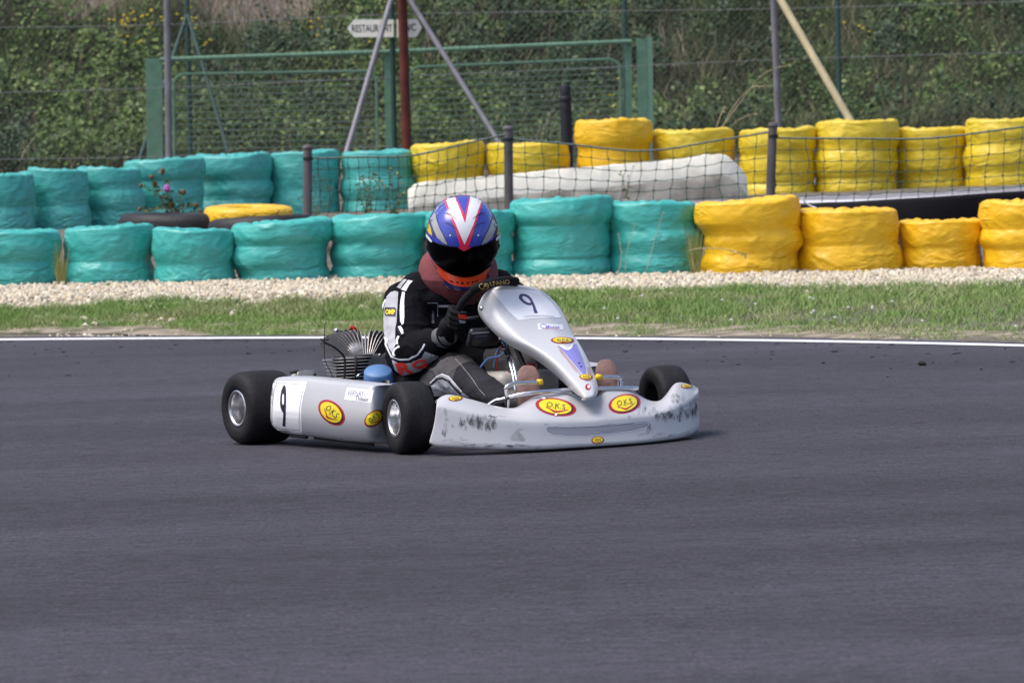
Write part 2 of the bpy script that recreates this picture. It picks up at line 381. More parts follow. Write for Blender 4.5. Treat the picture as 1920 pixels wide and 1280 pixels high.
# gravel
def np_mesh(name, V, Fq, m, smooth=False):
    me = bpy.data.meshes.new(name); n = Fq.shape[1]; me.vertices.add(len(V)); me.vertices.foreach_set('co', V.astype(np.float32).ravel())
    me.loops.add(Fq.size); me.loops.foreach_set('vertex_index', Fq.astype(np.int32).ravel()); me.polygons.add(len(Fq))
    me.polygons.foreach_set('loop_start', np.arange(0, Fq.size, n, dtype=np.int32)); me.polygons.foreach_set('loop_total', np.full(len(Fq), n, dtype=np.int32))
    if smooth: me.polygons.foreach_set('use_smooth', np.ones(len(Fq), bool))
    me.update(calc_edges=True); me.validate(); me.materials.append(m); o = bpy.data.objects.new(name, me); scene.collection.objects.link(o); return o
bm = bmesh.new(); bmesh.ops.create_icosphere(bm, subdivisions=1, radius=1); ICO = np.array([v.co[:] for v in bm.verts]); ICF = np.array([[v.index for v in f.verts] for f in bm.faces]); bm.free()
rs = np.random.RandomState(3)
def rot_np(n):
    q = rs.normal(size=(n, 4)); q /= np.linalg.norm(q, axis=1)[:, None]; w, x, y, z = q.T
    return np.stack([np.stack([1 - 2*(y*y + z*z), 2*(x*y - z*w), 2*(x*z + y*w)], -1), np.stack([2*(x*y + z*w), 1 - 2*(x*x + z*z), 2*(y*z - x*w)], -1), np.stack([2*(x*z - y*w), 2*(y*z + x*w), 1 - 2*(x*x + y*y)], -1)], 1)
def grass_edge(x): return 30.7 + .35*noise.noise(Vector((x*.5, 9, 0))) + .22*noise.noise(Vector((x*1.7, 4, 0)))
pts = []
while len(pts) < 21000:
    x = rs.uniform(-5.2, 5.2); y = rs.uniform(29.9, 34.3)
    e = grass_edge(x); pr = 1 if y > e + .35 else .55 if y > e else .10
    if y > 34.6: pr = .4
    if rs.rand() < pr: pts.append((x, y, gz(x, y)))
while len(pts) < 24500:
    x = rs.uniform(-5, 5); y = far_edge(x) + EDGE + abs(rs.normal(0, .22)); 
    if noise.noise(Vector((x*.8, 2, 0))) > -.15 or rs.rand() < .2: pts.append((x, y, gz(x, y) - .012))
P = np.array(pts); n = len(P); s = rs.uniform(.009, .024, n); s[21000:] *= rs.uniform(.25, .8, n - 21000)
sh = ICO[None]*(1 + .28*rs.uniform(-1, 1, (n, 12, 1))); sh = sh*np.stack([rs.uniform(.8, 1.5, n), rs.uniform(.7, 1.1, n), rs.uniform(.5, .8, n)], -1)[:, None]
V = np.einsum('nij,nkj->nki', rot_np(n), sh)*s[:, None, None] + P[:, None] + np.array([0, 0, .006]); Fq = (ICF[None] + np.arange(n)[:, None, None]*12)
m_grav = mat('gravel', (.45, .38, .3), .9, island=[(.62, .54, .42), (.40, .34, .25), (.74, .69, .58), (.52, .41, .28), (.66, .58, .44), (.33, .29, .24)])
o = np_mesh('gravel', V.reshape(-1, 3), Fq.reshape(-1, 3), m_grav); tag(o, 'pale beige stones lying in a band before the tyre stacks', 'gravel', kind='stuff')
m_gsoil = mat('gravel_bed_soil', (.44, .38, .29), .95, col2=(.28, .24, .18), vs=25, bump=.8, bs=60)
yy = list(np.arange(0, 2.7, .2)); rows = [[(x, grass_edge(x) + .1 + t, gz(x, grass_edge(x) + .1 + t) + .004) for x in np.arange(-9, 9.01, .2)] for t in yy]
mb = MB(); mb.add(*grid(rows)); tag(mb.build('gravel_bed', m_gsoil), kind='structure')
rows = [[(x, far_edge(x) + EDGE + .12 + t, gz(x, far_edge(x) + EDGE + .12 + t) + .004) for x in np.arange(-9, 9.01, .2)] for t in (0, .2, .4, .6, .8, 1.0)]
mb = MB(); mb.add(*grid(rows)); tag(mb.build('verge', m_verge), kind='structure')

# grass blades
def blades(pts, h, w, lean, name, m, label, cat):
    n = len(pts); P = np.array(pts); a = rs.uniform(0, 2*math.pi, n); d = np.stack([np.cos(a), np.sin(a), np.zeros(n)], -1); a2 = rs.uniform(0, 2*math.pi, n)
    l = np.stack([np.cos(a2), np.sin(a2), np.zeros(n)], -1)*(h*lean*rs.uniform(.2, 1, n))[:, None]; up = np.array([0, 0, 1.])
    v0 = P - d*w[:, None]; v1 = P + d*w[:, None]; m1 = P + l*.35 + up*(h*.55)[:, None]; v2 = m1 + d*(w*.8)[:, None]; v3 = m1 - d*(w*.8)[:, None]; t = P + l + up*(h*.95)[:, None]; v4 = t + d*(w*.15)[:, None]; v5 = t - d*(w*.15)[:, None]
    V = np.stack([v0, v1, v2, v3, v4, v5], 1); Fq = np.array([[0, 1, 2, 3], [3, 2, 4, 5]])[None] + np.arange(n)[:, None, None]*6
    o = np_mesh(name, V.reshape(-1, 3), Fq.reshape(-1, 4), m); tag(o, label, cat, kind='stuff'); return o
def patchy(m, cols_a, cols_b, scale, thr=(.4, .6)):
    nt = m.node_tree; b = nt.nodes['Principled BSDF']; g = N(m, 'ShaderNodeNewGeometry'); mixes = []
    for cols in (cols_a, cols_b):
        r = N(m, 'ShaderNodeValToRGB'); nt.links.new(g.outputs['Random Per Island'], r.inputs[0])
        while len(r.color_ramp.elements) < len(cols): r.color_ramp.elements.new(.5)
        for i, (e, c) in enumerate(zip(r.color_ramp.elements, cols)): e.position = i/(len(cols) - 1); e.color = (*c, 1)
        mixes.append(r.outputs[0])
    tc = N(m, 'ShaderNodeTexCoord'); n = N(m, 'ShaderNodeTexNoise'); n.inputs['Scale'].default_value = scale; n.inputs['Detail'].default_value = 4; nt.links.new(tc.outputs['Object'], n.inputs[0])
    r = N(m, 'ShaderNodeMapRange'); r.inputs[1].default_value = thr[0]; r.inputs[2].default_value = thr[1]; nt.links.new(n.outputs[0], r.inputs[0])
    x = N(m, 'ShaderNodeMix'); x.data_type = 'RGBA'; nt.links.new(r.outputs[0], x.inputs[0]); nt.links.new(mixes[0], x.inputs[6]); nt.links.new(mixes[1], x.inputs[7]); nt.links.new(x.outputs[2], b.inputs['Base Color'])
    return m
m_gr = patchy(mat('grass', (.1, .2, .04), .7, spec=.25), [(.21, .34, .085), (.15, .27, .06), (.30, .40, .14), (.18, .30, .07)], [(.38, .38, .18), (.20, .30, .08), (.44, .42, .24), (.24, .33, .11)], 1.7, (.46, .60))
pts = []; hh = []
while len(pts) < 165000:
    x = rs.uniform(-5.2, 5.2); t = rs.uniform(0, 1); y0 = far_edge(x) + EDGE - .05; y1 = grass_edge(x) + .15; y = y0 + t*(y1 - y0)
    nn = noise.noise(Vector((x*1.1, y*1.1, 0))); n2 = noise.noise(Vector((x*4, y*4, 6)))
    pr = (min(1, max(0, (t + .02)*4.5 + nn*2.2 + .9*n2 - .08)) if t < .34 else 1)*(1 if t < .9 else .45 + n2)
    if rs.rand() < pr*(.5 + .8*max(0, n2 + .5)):
        pts.append((x, y, gz(x, y) - .01)); hh.append((.022 + .030*min(1, t*1.6))*(1 + .5*n2 + .35*nn)*rs.uniform(.5, 1.25))
blades(pts, np.array(hh), rs.uniform(.0015, .0029, len(pts)), 1.1, 'grass', m_gr, 'short green grass with dry patches between the white line and the gravel', 'grass')

# hillside growth: leaf masses on mounds
def hill_n(p): return noise.noise(Vector((p[0]*.55, p[1]*.55, 2))) + .5*noise.noise(Vector((p[0]*1.4, p[1]*1.4, 8)))
def leafmass(name, cnt, size, dens, mt, label, cat, zofs, x0=-6.2, x1=6.2, y0=54.6, y1=66):
    pts = []; no = []
    while len(pts) < cnt:
        x = rs.uniform(x0, x1); y = rs.uniform(y0, y1); k = dens(x, y)
        if k <= 0 or rs.rand() > k: continue
        m1 = noise.noise(Vector((x*1.7, y*1.7, 1))); m2 = noise.noise(Vector((x*4.5, y*4.5, 5)))
        top = zofs*(.12 + .75*max(0, m1 + .35) + .55*max(0, m2 + .1)); u = rs.rand()**.35
        pts.append((x, y, gz(x, y) + top*u + .01))
    P = np.array(pts); n = len(P); Rm = rot_np(n); Rm = Rm*.65; s = rs.uniform(*size, n)
    q = np.array([[0, -1, 0], [.62, 0, .12], [0, 1.15, 0], [-.62, 0, .12]])
    nrm = rs.normal(0, .75, (n, 3)) + np.array([0, -.8, .9]); nrm /= np.linalg.norm(nrm, axis=1)[:, None]
    a = rs.normal(size=(n, 3)); a -= (a*nrm).sum(1)[:, None]*nrm; a /= np.linalg.norm(a, axis=1)[:, None]; c = np.cross(nrm, a)
    V = P[:, None] + s[:, None, None]*(q[None, :, 0, None]*a[:, None] + q[None, :, 1, None]*c[:, None] + q[None, :, 2, None]*nrm[:, None])
    o = np_mesh(name, V.reshape(-1, 3), np.arange(n*4).reshape(n, 4), mt); tag(o, label, cat, kind='stuff'); return o
m_br = patchy(mat('bramble_leaves', (.07, .12, .03), .55, spec=.35), [(.058, .118, .020), (.028, .064, .013), (.13, .21, .04), (.044, .095, .018), (.24, .30, .09)], [(.022, .048, .016), (.036, .075, .024), (.011, .026, .010), (.06, .11, .034)], .5, (.44, .56))
def bare(x, y):     # bare soil patches near the top left of the picture
    return .35*noise.noise(Vector((x*.9 + 3, y*1.1, 11))) - .1 + .75*math.exp(-((x + 2.75)/.9)**2 - ((y - 59.0)/.85)**2) + .55*math.exp(-((x - 3.4)/.35)**2 - ((y - 59.0)/.6)**2) + .5*math.exp(-((x + 5.0)/1.0)**2 - ((y - 58.8)/.9)**2)
leafmass('bramble_undergrowth', 175000, (.017, .040), lambda x, y: (1 if x < 1.8 else .35 + .65*(noise.noise(Vector((x*.9, y*.9, 31))) > .05)) if bare(x, y) < .18 else .16 if bare(x, y) < .34 else .03, m_br, 'tangled green brambles and ivy covering the earth bank behind the fences', 'brambles', .85)
m_bg = patchy(mat('bank_grass', (.1, .14, .05), .75, spec=.2), [(.12, .17, .06), (.17, .22, .09), (.08, .12, .04), (.22, .25, .12)], [(.20, .20, .10), (.12, .14, .07), (.28, .26, .16), (.10, .13, .05)], .8)
pts = []; hh = []
while len(pts) < 52000:
    x = rs.uniform(-6.2, 6.2); y = rs.uniform(54.6, 60.5); k = .10 + .9*max(0, min(1, (x - 1.6)/1.2)) + (.7 if y > 57.7 and x < -1 else 0) + .5*max(0, noise.noise(Vector((x*.8, y*.8, 20))))
    if bare(x, y) < .25 and rs.rand() < k*.8: pts.append((x, y, gz(x, y))); hh.append(rs.uniform(.15, .5)*(1 + .6*noise.noise(Vector((x*2, y*2, 2)))))
blades(pts, np.array(hh), rs.uniform(.004, .009, len(pts)), .8, 'bank_grass', m_bg, 'soft green and straw-coloured grass on the bank among the brambles', 'bank grass')
m_dry = mat('dry_grass', (.3, .24, .14), .8, island=[(.34, .27, .19), (.24, .19, .14), (.46, .39, .27), (.20, .18, .10)])
pts = []; hh = []
while len(pts) < 16000:
    x = rs.uniform(-6, 6); y = rs.uniform(54.6, 65)
    if rs.rand() < .12 + max(0, bare(x, y) + .1)*1.5 + (.5 if x < -3.2 and y > 58 else 0): pts.append((x, y, gz(x, y))); hh.append(rs.uniform(.15, .62))
blades(pts, np.array(hh), rs.uniform(.003, .006, len(pts)), .6, 'dry_grass', m_dry, 'dry brown grass standing among the brambles on the bank', 'dry grass')
# ------------------------------------------------------------------ tyre stacks wrapped in plastic
def plastic(name, c, c2):
    m = mat(name, c, .40, var=0, vs=3.5, col2=c2, detail=6, thr=(.35, .8)); nt = m.node_tree; b = nt.nodes['Principled BSDF']; tc = N(m, 'ShaderNodeTexCoord')
    def lay(sc, rot, st, dist):      # thin creases: folded noise stretched along the pull of the sheet
        mp = N(m, 'ShaderNodeMapping'); mp.inputs['Scale'].default_value = st; mp.inputs['Rotation'].default_value = rot; nt.links.new(tc.outputs['Object'], mp.inputs[0])
        n = N(m, 'ShaderNodeTexNoise'); n.inputs['Scale'].default_value = sc; n.inputs['Detail'].default_value = 2.5; n.inputs['Distortion'].default_value = dist; nt.links.new(mp.outputs[0], n.inputs[0])
        a = N(m, 'ShaderNodeMath'); a.operation = 'SUBTRACT'; a.inputs[1].default_value = .5; nt.links.new(n.outputs[0], a.inputs[0])
        a2 = N(m, 'ShaderNodeMath'); a2.operation = 'ABSOLUTE'; nt.links.new(a.outputs[0], a2.inputs[0]); return a2.outputs[0]
    x = lay(3.4, (.5, .45, 0), (1, 1, 2.2), 1.0); y = lay(6, (-.4, -.8, .3), (1, 1, 2.4), .8); ad = N(m, 'ShaderNodeMath'); ad.operation = 'ADD'; nt.links.new(x, ad.inputs[0]); nt.links.new(y, ad.inputs[1])
    bp = N(m, 'ShaderNodeBump'); bp.inputs['Strength'].default_value = .9; bp.inputs['Distance'].default_value = .050
    nz = N(m, 'ShaderNodeTexNoise'); nz.inputs['Scale'].default_value = 2.6; nz.inputs['Detail'].default_value = 2; nt.links.new(tc.outputs['Object'], nz.inputs[0]); mr = N(m, 'ShaderNodeMapRange'); mr.inputs[1].default_value = .42; mr.inputs[2].default_value = .68; mr.inputs[3].default_value = .22
    nt.links.new(nz.outputs[0], mr.inputs[0]); mu = N(m, 'ShaderNodeMath'); mu.operation = 'MULTIPLY'; nt.links.new(ad.outputs[0], mu.inputs[0]); nt.links.new(mr.outputs[0], mu.inputs[1]); nt.links.new(mu.outputs[0], bp.inputs['Height']); nt.links.new(bp.outputs[0], b.inputs['Normal']); return m
m_teal = plastic('teal_sheet', (.040, .38, .34), (.10, .49, .445)); m_teal2 = plastic('teal_sheet_faded', (.050, .37, .34), (.11, .46, .43))
m_yel = plastic('yellow_sheet', (.80, .455, .006), (.88, .55, .03)); m_yel2 = plastic('yellow_sheet_faded', (.66, .475, .012), (.76, .58, .06))
def stack(l, r, top, bot, Y, nt, mt, label, group, seed, lean=0.0, taper=0.0, bury=.06, name='tyre_stack'):
    rnd = random.Random(seed); c = at((l + r)/2, bot, Y); zt = at((l + r)/2, top, Y).z - .018; z0 = c.z - bury; Hh = zt - z0; Rr = (r - l)/2/F*Y*1.035
    off = rnd.uniform(0, 100); NT, NZ = 120, 60; rows = []; ph = rnd.uniform(-.1, .1)
    cuts = [0] + [k/nt + rnd.uniform(-.03, .03) for k in range(1, nt)] + [1]; am = [rnd.uniform(.04, .08) for _ in range(nt)]; rr_ = [rnd.uniform(.93, 1.03) for _ in range(nt)]
    shift = [(rnd.uniform(-.035, .035)*Rr*2, rnd.uniform(-.02, .02)) for _ in range(nt)]
    for j in range(NZ + 1):
        t = j/NZ; k = min(nt - 1, max(i for i in range(nt) if cuts[i] <= t + 1e-9)); tt = (t - cuts[k])/(cuts[k + 1] - cuts[k])
        # radius over the stack: each tyre is a bulge
        r0 = Rr*(1 - am[k]*(1 - max(0, math.sin(math.pi*tt))**1.3)*(.4 if (k == 0 and tt < .5) else .5 if (k == nt - 1 and tt > .5) else 1)); kk = rr_[k]; sx = shift[k][0]
        if tt < .25 and k > 0: w = .5 + tt*2; kk = lerp(rr_[k - 1], kk, w); sx = lerp(shift[k - 1][0], sx, w)
        if tt > .75 and k < nt - 1: w = .5 + (1 - tt)*2; kk = lerp(rr_[k + 1], kk, w); sx = lerp(shift[k + 1][0], sx, w)
        r0 *= kk*(1 - taper*t)
        row = []
        for i in range(NT):
            th = 2*math.pi*i/NT; ct, st = math.cos(th), math.sin(th)
            w1 = noise.noise(Vector((ct*1.1 + off, st*1.1, t*1.2)))
            q = Vector((ct*1.6 + off, st*1.6, t*2.4 + .5*w1)); ed = 1 if .06 < t else .6
            fold = 1 - abs(noise.noise(Vector((ct*2.3 + st*.8 + t*1.5 + off, st*2.3 - t*2.6, t*1.3 + 5))))*2.6
            fold = max(0, fold)**3; n2 = noise.noise(Vector((ct*5 + off, st*5 - t*3, t*9)))
            n3 = 1 - abs(noise.noise(Vector((ct*4.5 - off, st*4.5 + t*4.2, t*3.5))))*3; n3 = max(0, n3)**2
            rr = r0*(1 + .030*w1 + .020*fold*ed*(.4 + abs(w1)*2.2) + .010*n2 + .012*n3*(.3 + 1.4*max(0, noise.noise(Vector((ct*1.5, st*1.5 + off, t*2))) + .2)))
            zz = z0 + Hh*t*(1 + .0*w1)
            topw = max(0, (t - .72)/.28)
            zz += topw*(lean*ct*Rr + .045*Hh*noise.noise(Vector((ct*.9 + off, st*.9, 3))))
            row.append(Vector((c.x + sx + rr*ct, c.y + rr*st*.98, zz)))
        rows.append(row)
    # roll over the shoulder, puckered skin sinking into the hole
    last = rows[-1]; cen = sum(last, Vector())/NT
    for q, dz_, pu in ((.965, .016, .2), (.90, .026, .5), (.80, .024, .8), (.70, .010, 1), (.60, -.012, 1), (.48, -.035, 1), (.25, -.055, .8), (.02, -.06, 0)):
        rows.append([Vector((cen.x + (p.x - cen.x)*q, cen.y + (p.y - cen.y)*q, p.z*(.35 + .65*q) + cen.z*(.65 - .65*q) + dz_*Rr*2.0 + (pu + .25)*.018*noise.noise(Vector((math.cos(2*math.pi*i/NT)*7 + off, math.sin(2*math.pi*i/NT)*7, q*2))))) for i, p in enumerate(last)])
    base = Vector((c.x, c.y, z0))
    mb = MB(); v, f = grid(rows, True); mb.add([p - base for p in v], f)
    o = mb.build(name, mt); o.location = base
    return tag(o, label, 'tyre stack', group)
GF, GB = 'plastic-wrapped tyre stacks along the gravel', 'plastic-wrapped tyre stacks in the row behind the net'
Y1 = 33.9
front = [(-62, 114, 431, 533, 2, m_teal, 'teal tyre stack at the left edge of the front row, cut off by the frame'),
 (120, 292, 423, 534, 2, m_teal, 'squat teal tyre stack with a slanting crease, below the black tyre heap'),
 (289, 441, 428, 533, 2, m_teal, 'narrowest teal front-row stack, its top pinched into ears, left of the yellow ring'),
 (438, 620, 414, 530, 3, m_teal, 'teal stack with three clear bulges just in front of the lone yellow tyre'),
 (620, 806, 402, 527, 3, m_teal, 'teal front-row stack immediately left of the driver helmet'),
 (804, 968, 394, 514, 3, m_teal, 'teal stack mostly hidden behind the driver helmet and neck brace'),
 (960, 1147, 371, 511, 3, m_teal, 'tallest teal front-row stack, just right of the helmet'),
 (1137, 1314, 377, 508, 3, m_teal, 'last teal front-row stack, touching the first yellow one'),
 (1315, 1504, 374, 509, 3, m_yel, 'first yellow front-row stack beside the teal ones, dry stalk before it'),
 (1498, 1686, 391, 509, 2, m_yel, 'smooth bright yellow front-row stack with two broad bulges, second yellow from the teal ones'),
 (1690, 1847, 411, 501, 2, m_yel, 'lowest yellow front-row stack, with the black belt above it'),
 (1843, 2024, 374, 498, 3, m_yel, 'yellow front-row stack cut off by the right edge of the photo')]
for i, (l, r, t, bo, n_, mt, lb) in enumerate(front): stack(l, r, t, bo, Y1 + .1*math.sin(i*2.1), n_, mt, lb, GF, 100 + i, lean=(-.03, .02, -.05, .03, .02, 0, .02, -.02, .05, -.01, -.03, 0)[i])
Y2 = 43.0
back = [(-52, 68, 325, 432, 2, m_teal2, 'teal back-row stack at the left frame edge', 40.8), (50, 166, 316, 432, 2, m_teal2, 'wrinkled teal back-row stack leaning left, second from the left frame edge', 41.2),
 (150, 270, 313, 420, 3, m_teal2, 'teal back-row stack with a torn lower corner left of the thistle', 41.6), (236, 384, 298, 412, 3, m_teal2, 'teal back-row stack directly behind the purple-flowered thistle', 42.2),
 (370, 512, 289, 408, 3, m_teal2, 'teal back-row stack right behind the lone yellow tyre', 42.8), (506, 638, 283, 408, 2, m_teal2, 'teal back-row stack partly covered by the first net post', 43.0),
 (638, 776, 283, 404, 3, m_teal2, 'last teal back-row stack, open gathered top, beside the rusty pole', 43.0),
 (774, 914, 267, 380, 2, m_yel2, 'low yellow back-row stack at the foot of the rusty pole', 43), (918, 1068, 268, 380, 2, m_yel2, 'low yellow back-row stack behind the middle net post', 43),
 (1084, 1222, 226, 376, 3, m_yel, 'tall yellow back-row stack just right of the black bollard', 43), (1228, 1381, 243, 372, 2, m_yel2, 'yellow back-row stack behind the high end of the concrete block', 43.2),
 (1385, 1532, 241, 369, 3, m_yel2, 'yellow back-row stack behind the third net post', 43), (1530, 1682, 226, 362, 3, m_yel2, 'tall yellow back-row stack at the foot of the slanting wooden strut', 43),
 (1677, 1817, 240, 357, 3, m_yel2, 'waisted yellow back-row stack, second from the right edge', 43.2), (1814, 1972, 223, 350, 3, m_yel2, 'yellow back-row stack cut off by the right edge of the frame', 43)]
for i, (l, r, t, bo, n_, mt, lb, Y) in enumerate(back): stack(l, r, t, bo, Y, n_, mt, lb, GB, 300 + i, lean=(0, -.10, -.02, .03, .01, .02, 0, .03, -.02, 0, -.02, .02, 0, 0, 0)[i])

# loose black tyres and the lone yellow one on top
def tyre_prof(R_, w, ri): return [(ri, -w*.42), (ri + .02, -w*.5), (R_*.86, -w*.5), (R_*.96, -w*.42), (R_, -w*.22), (R_, w*.22), (R_*.96, w*.42), (R_*.86, w*.5), (ri + .02, w*.5), (ri, w*.42), (ri - .005, 0), (ri, -w*.42)]
m_tyre = mat('old_tyre_rubber', (.010, .0095, .012), .6, bump=.5, bs=30, var=.4, vs=9)
def loose(l, r, yb, Y, tilt, mt, label, seed, w=.2, group=None, name='loose_tyre'):
    c = at((l + r)/2, yb, Y); R_ = (r - l)/2/F*Y; mb = MB(); v, f = lathe(tyre_prof(R_, w, R_*.55), 56)
    mb.add([p*(1 + .03*noise.noise(p*5 + Vector((seed, 0, 0)))) for p in v], f); o = mb.build(name, mt, sharp=50); o.location = c
    o.rotation_euler = tilt; return tag(o, label, 'tyre', group)
loose(222, 452, 426, 36.6, (.0, .03, 0), m_tyre, 'large black tyre lying flat under the thistle', 2)
loose(390, 600, 434, 36.0, (-.05, -.02, 0), m_tyre, 'large black tyre lying flat under the lone yellow tyre', 4)
c = at(466, 404, 36.4); R_ = 82/F*36.4; mb = MB(); v, f = lathe(tyre_prof(R_, .13, R_*.45), 72)
mb.add([p*(1 + .03*noise.noise(p*7) + .02*max(0, 1 - 3*abs(noise.noise(p*9)))) for p in v], f); o = mb.build('yellow_tyre', m_yel); o.location = c; o.rotation_euler = (.05, .03, 0)
tag(o, 'single yellow-wrapped tyre lying flat on the black tyres', 'tyre')
# rubber belt behind the yellow stacks
m_belt = mat('belt_rubber', (.0055, .005, .0075), .85, spec=.2, bump=.4, bs=12, stretch=(1, 1, 12))
rows_px = [(1425, 386), (1480, 384), (1560, 380), (1660, 374), (1760, 368), (1850, 362), (1920, 358), (2010, 353)]
topp = smoothpath([at(x, y, 35.9 + .25*math.sin(x*.01)) for x, y in rows_px], 8); sec = [(-.005, -.004), (-.03, -.03), (-.03, -.10), (-.045, -.14), (-.035, -.20), (-.05, -.27), (-.04, -.45), (.03, -.45), (.03, -.03), (.01, 0)]
rows = [[p + Vector((0, a, b_)) for a, b_ in sec] for p in topp]; mb = MB(); mb.add(*grid(rows, True)); mb.f += [tuple(range(len(sec)))]; mb.m += [0]
tag(mb.build('rubber_belt', m_belt), 'long black rubber belt standing on edge behind the yellow stacks', 'rubber belt')
# service road with white edge, behind the net on the right
m_road = mat('old_asphalt', (.22, .21, .23), .85, var=.25, vs=6, bump=.4, bs=50)
xs_ = np.arange(-.2, 9.01, .3); rows = [[(x, y, gz(x, y) + .012) for x in xs_] for y in (38.9, 39.4, 39.9, 40.4, 40.9)]
mb = MB(); mb.add(*grid(rows)); tag(mb.build('service_road', m_road), kind='structure')
rows = [[(x, y, gz(x, y) + .017) for x in xs_] for y in (39.25, 39.5, 39.75)]; mb = MB(); mb.add(*grid(rows)); tag(mb.build('service_road_line', m_line), kind='structure')

# concrete block
m_conc = mat('concrete', (.36, .31, .24), .85, var=0, vs=5, col2=(.66, .59, .47), bump=1.0, bs=14, detail=9, thr=(.35, .62)); m_concw = mat('concrete_pale', (.84, .80, .68), .8, col2=(.60, .54, .43), vs=5, bump=.6, bs=18, thr=(.5, .85), detail=7)  # top and chamfer get the paler mix, the face the greyer one
A_, B_ = at(764, 345, 39.6), at(1400, 287, 41.2); axis = (B_ - A_); L_ = axis.length; nst = 50; rows = []
for j in range(nst + 1):
    t = j/nst; e0 = min(1, t/.03); e1 = min(1, (1 - t)/.085); zt = A_.lerp(B_, t).z - .05*(1 - e0)**2 - .20*(1 - e1)**2; p = A_.lerp(B_, t); hg = .9; pass
    zt += .012*math.exp(-((t - .90)/.06)**2)
    s_ = [(-.05, -hg), (-.04, -.42), (-.02, -.20 - .02*t), (-.015, -.165), (.035, -.085), (.085, -.015), (.10, 0), (.34, 0), (.38, -.03), (.42, -.2), (.42, -hg)]
    rows.append([Vector((p.x + .02*noise.noise(Vector((j*.6, k, 0))), p.y + a, zt + b_ + .012*noise.noise(Vector((j*.5, k*.9, 4))) + .008*noise.noise(Vector((j*1.7, k*1.3, 8))))) for k, (a, b_) in enumerate(s_)])
v, f = grid(rows); mb = MB(); mb.add(v, f); mb.m = [1 if 3 <= (k % 10) <= 8 else 0 for k in range(len(f))]; mb.f += [tuple(range(11))[::-1], tuple(range(len(v) - 11, len(v)))]; mb.m += [0, 0]
o = mb.build('concrete_barrier', [m_conc, m_concw], sharp=36); tag(o, 'pale-topped concrete block with a grey face lying behind the net', 'concrete barrier')

# ------------------------------------------------------------------ net fence between the rows
YN = 38.0; m_post = mat('weathered_post', (.12, .11, .115), .85, var=.35, vs=9, bump=.6, bs=14, stretch=(1, 1, .3)); m_net = mat('green_net_cord', (.035, .095, .07), .7); m_cord = mat('grey_green_rope', (.13, .17, .15), .8)
m_rust = mat('rusty_post_foot', (.10, .055, .045), .9, var=.4, vs=12)
nf = empty('net_fence', loc=at(953, 390, YN)); nf.location.z = gz(nf.location.x, YN); tag(nf, 'low green cord net slung between short dark posts', 'net fence')
nfi = Matrix.Translation(nf.location).inverted()
def post(name, x, yt, yb, wpx, Y, m, parent, lean=0, sq=False, capm=None):
    a, b_ = at(x, yt, Y), at(x - lean, yb, Y); b_.z = min(b_.z, gz(b_.x, Y)) - .1; r = wpx/2/F*Y
    I = parent.matrix_world.inverted() if parent else Matrix.Identity(4)
    I = Matrix.Translation(parent.location).inverted()
    mb = MB(); n = 10; v, f = tube([b_, b_.lerp(a, .5), a], r, n, True); mb.add([I @ Vector(p) for p in v], f); return mb.build(name, m, parent, sharp=40), a, b_
for x, yt, yb, ln in ((577, 279, 420, 2), (953, 243, 395, 0), (1449, 237, 378, 8), (2010, 225, 360, 4)):
    o, a, b_ = post('post', x, yt, yb, 17, YN, m_post, nf, ln)
    mb = MB(); r = 9.4/F*YN; v, f = lathe([(0.001, 0), (r, 0), (r*1.02, .012), (r*.8, .03), (.001, .034)], 12, c=nfi @ (a - Vector((0, 0, .004)))); mb.add(v, f); mb.build('post_cap', m_post, o)
    v, f = lathe([(r*1.03, -.012), (r*1.03, .012)], 12, c=nfi @ (a - Vector((0, 0, .075)))); mb = MB(); mb.add(v, f); mb.build('wire_tie', mat('tie', (.01, .01, .012), .5), o)
spans = [((577, 296), (953, 250), 16, 20, (409, 392)), ((953, 258), (1449, 246), 26, 16, (392, 380)), ((1449, 258), (2010, 226), 15, 18, (380, 360))]
netm = MB(); topm = MB()
for (x0, y0), (x1, y1), sag, cells, (b0, b1) in spans:
    def P_(u, w):
        x = x0 + (x1 - x0)*u; yt = y0 + (y1 - y0)*u + sag*4*u*(1 - u)*(1 - .2*math.sin(u*9)); yb = b0 + (b1 - b0)*u + 10
        wob = (3.5*noise.noise(Vector((u*14 + x0, w*7, 0))), 3.5*noise.noise(Vector((u*14, w*7 + x0, 9))))
        return at(x + wob[0]*(w > 0) + 9*math.sin(w*3 + u*4)*w, yt + (yb - yt)*w + wob[1]*(w > 0), YN - .01 + .05*noise.noise(Vector((u*5, w*3, x0))))
    ncol = cells; nrow = 6
    G = [[P_(i/ncol, j/nrow) for i in range(ncol + 1)] for j in range(nrow + 1)]
    for j in range(nrow + 1):
        for i in range(ncol):
            a, b_ = G[j][i], G[j][i + 1]; mid = (a + b_)/2 - Vector((0, 0, .006 if j else .002)); (topm if j == 0 else netm).add(*[[nfi @ Vector(p) for p in q] if k == 0 else q for k, q in enumerate(tube([a, mid, b_], .0075 if j == 0 else .0027, 4, False))])
    for i in range(ncol + 1):
        for j in range(nrow):
            a, b_ = G[j][i], G[j + 1][i]; v, f = tube([a, (a + b_)/2 + Vector((.008*math.sin(i*3 + j), 0, 0)), b_], .0026, 4, False); netm.add([nfi @ Vector(p) for p in v], f)
            v, f = ball(nfi @ a, .009, 3); netm.add(v, f)
netm.build('net', m_net, nf); topm.build('top_rope', m_cord, nf)

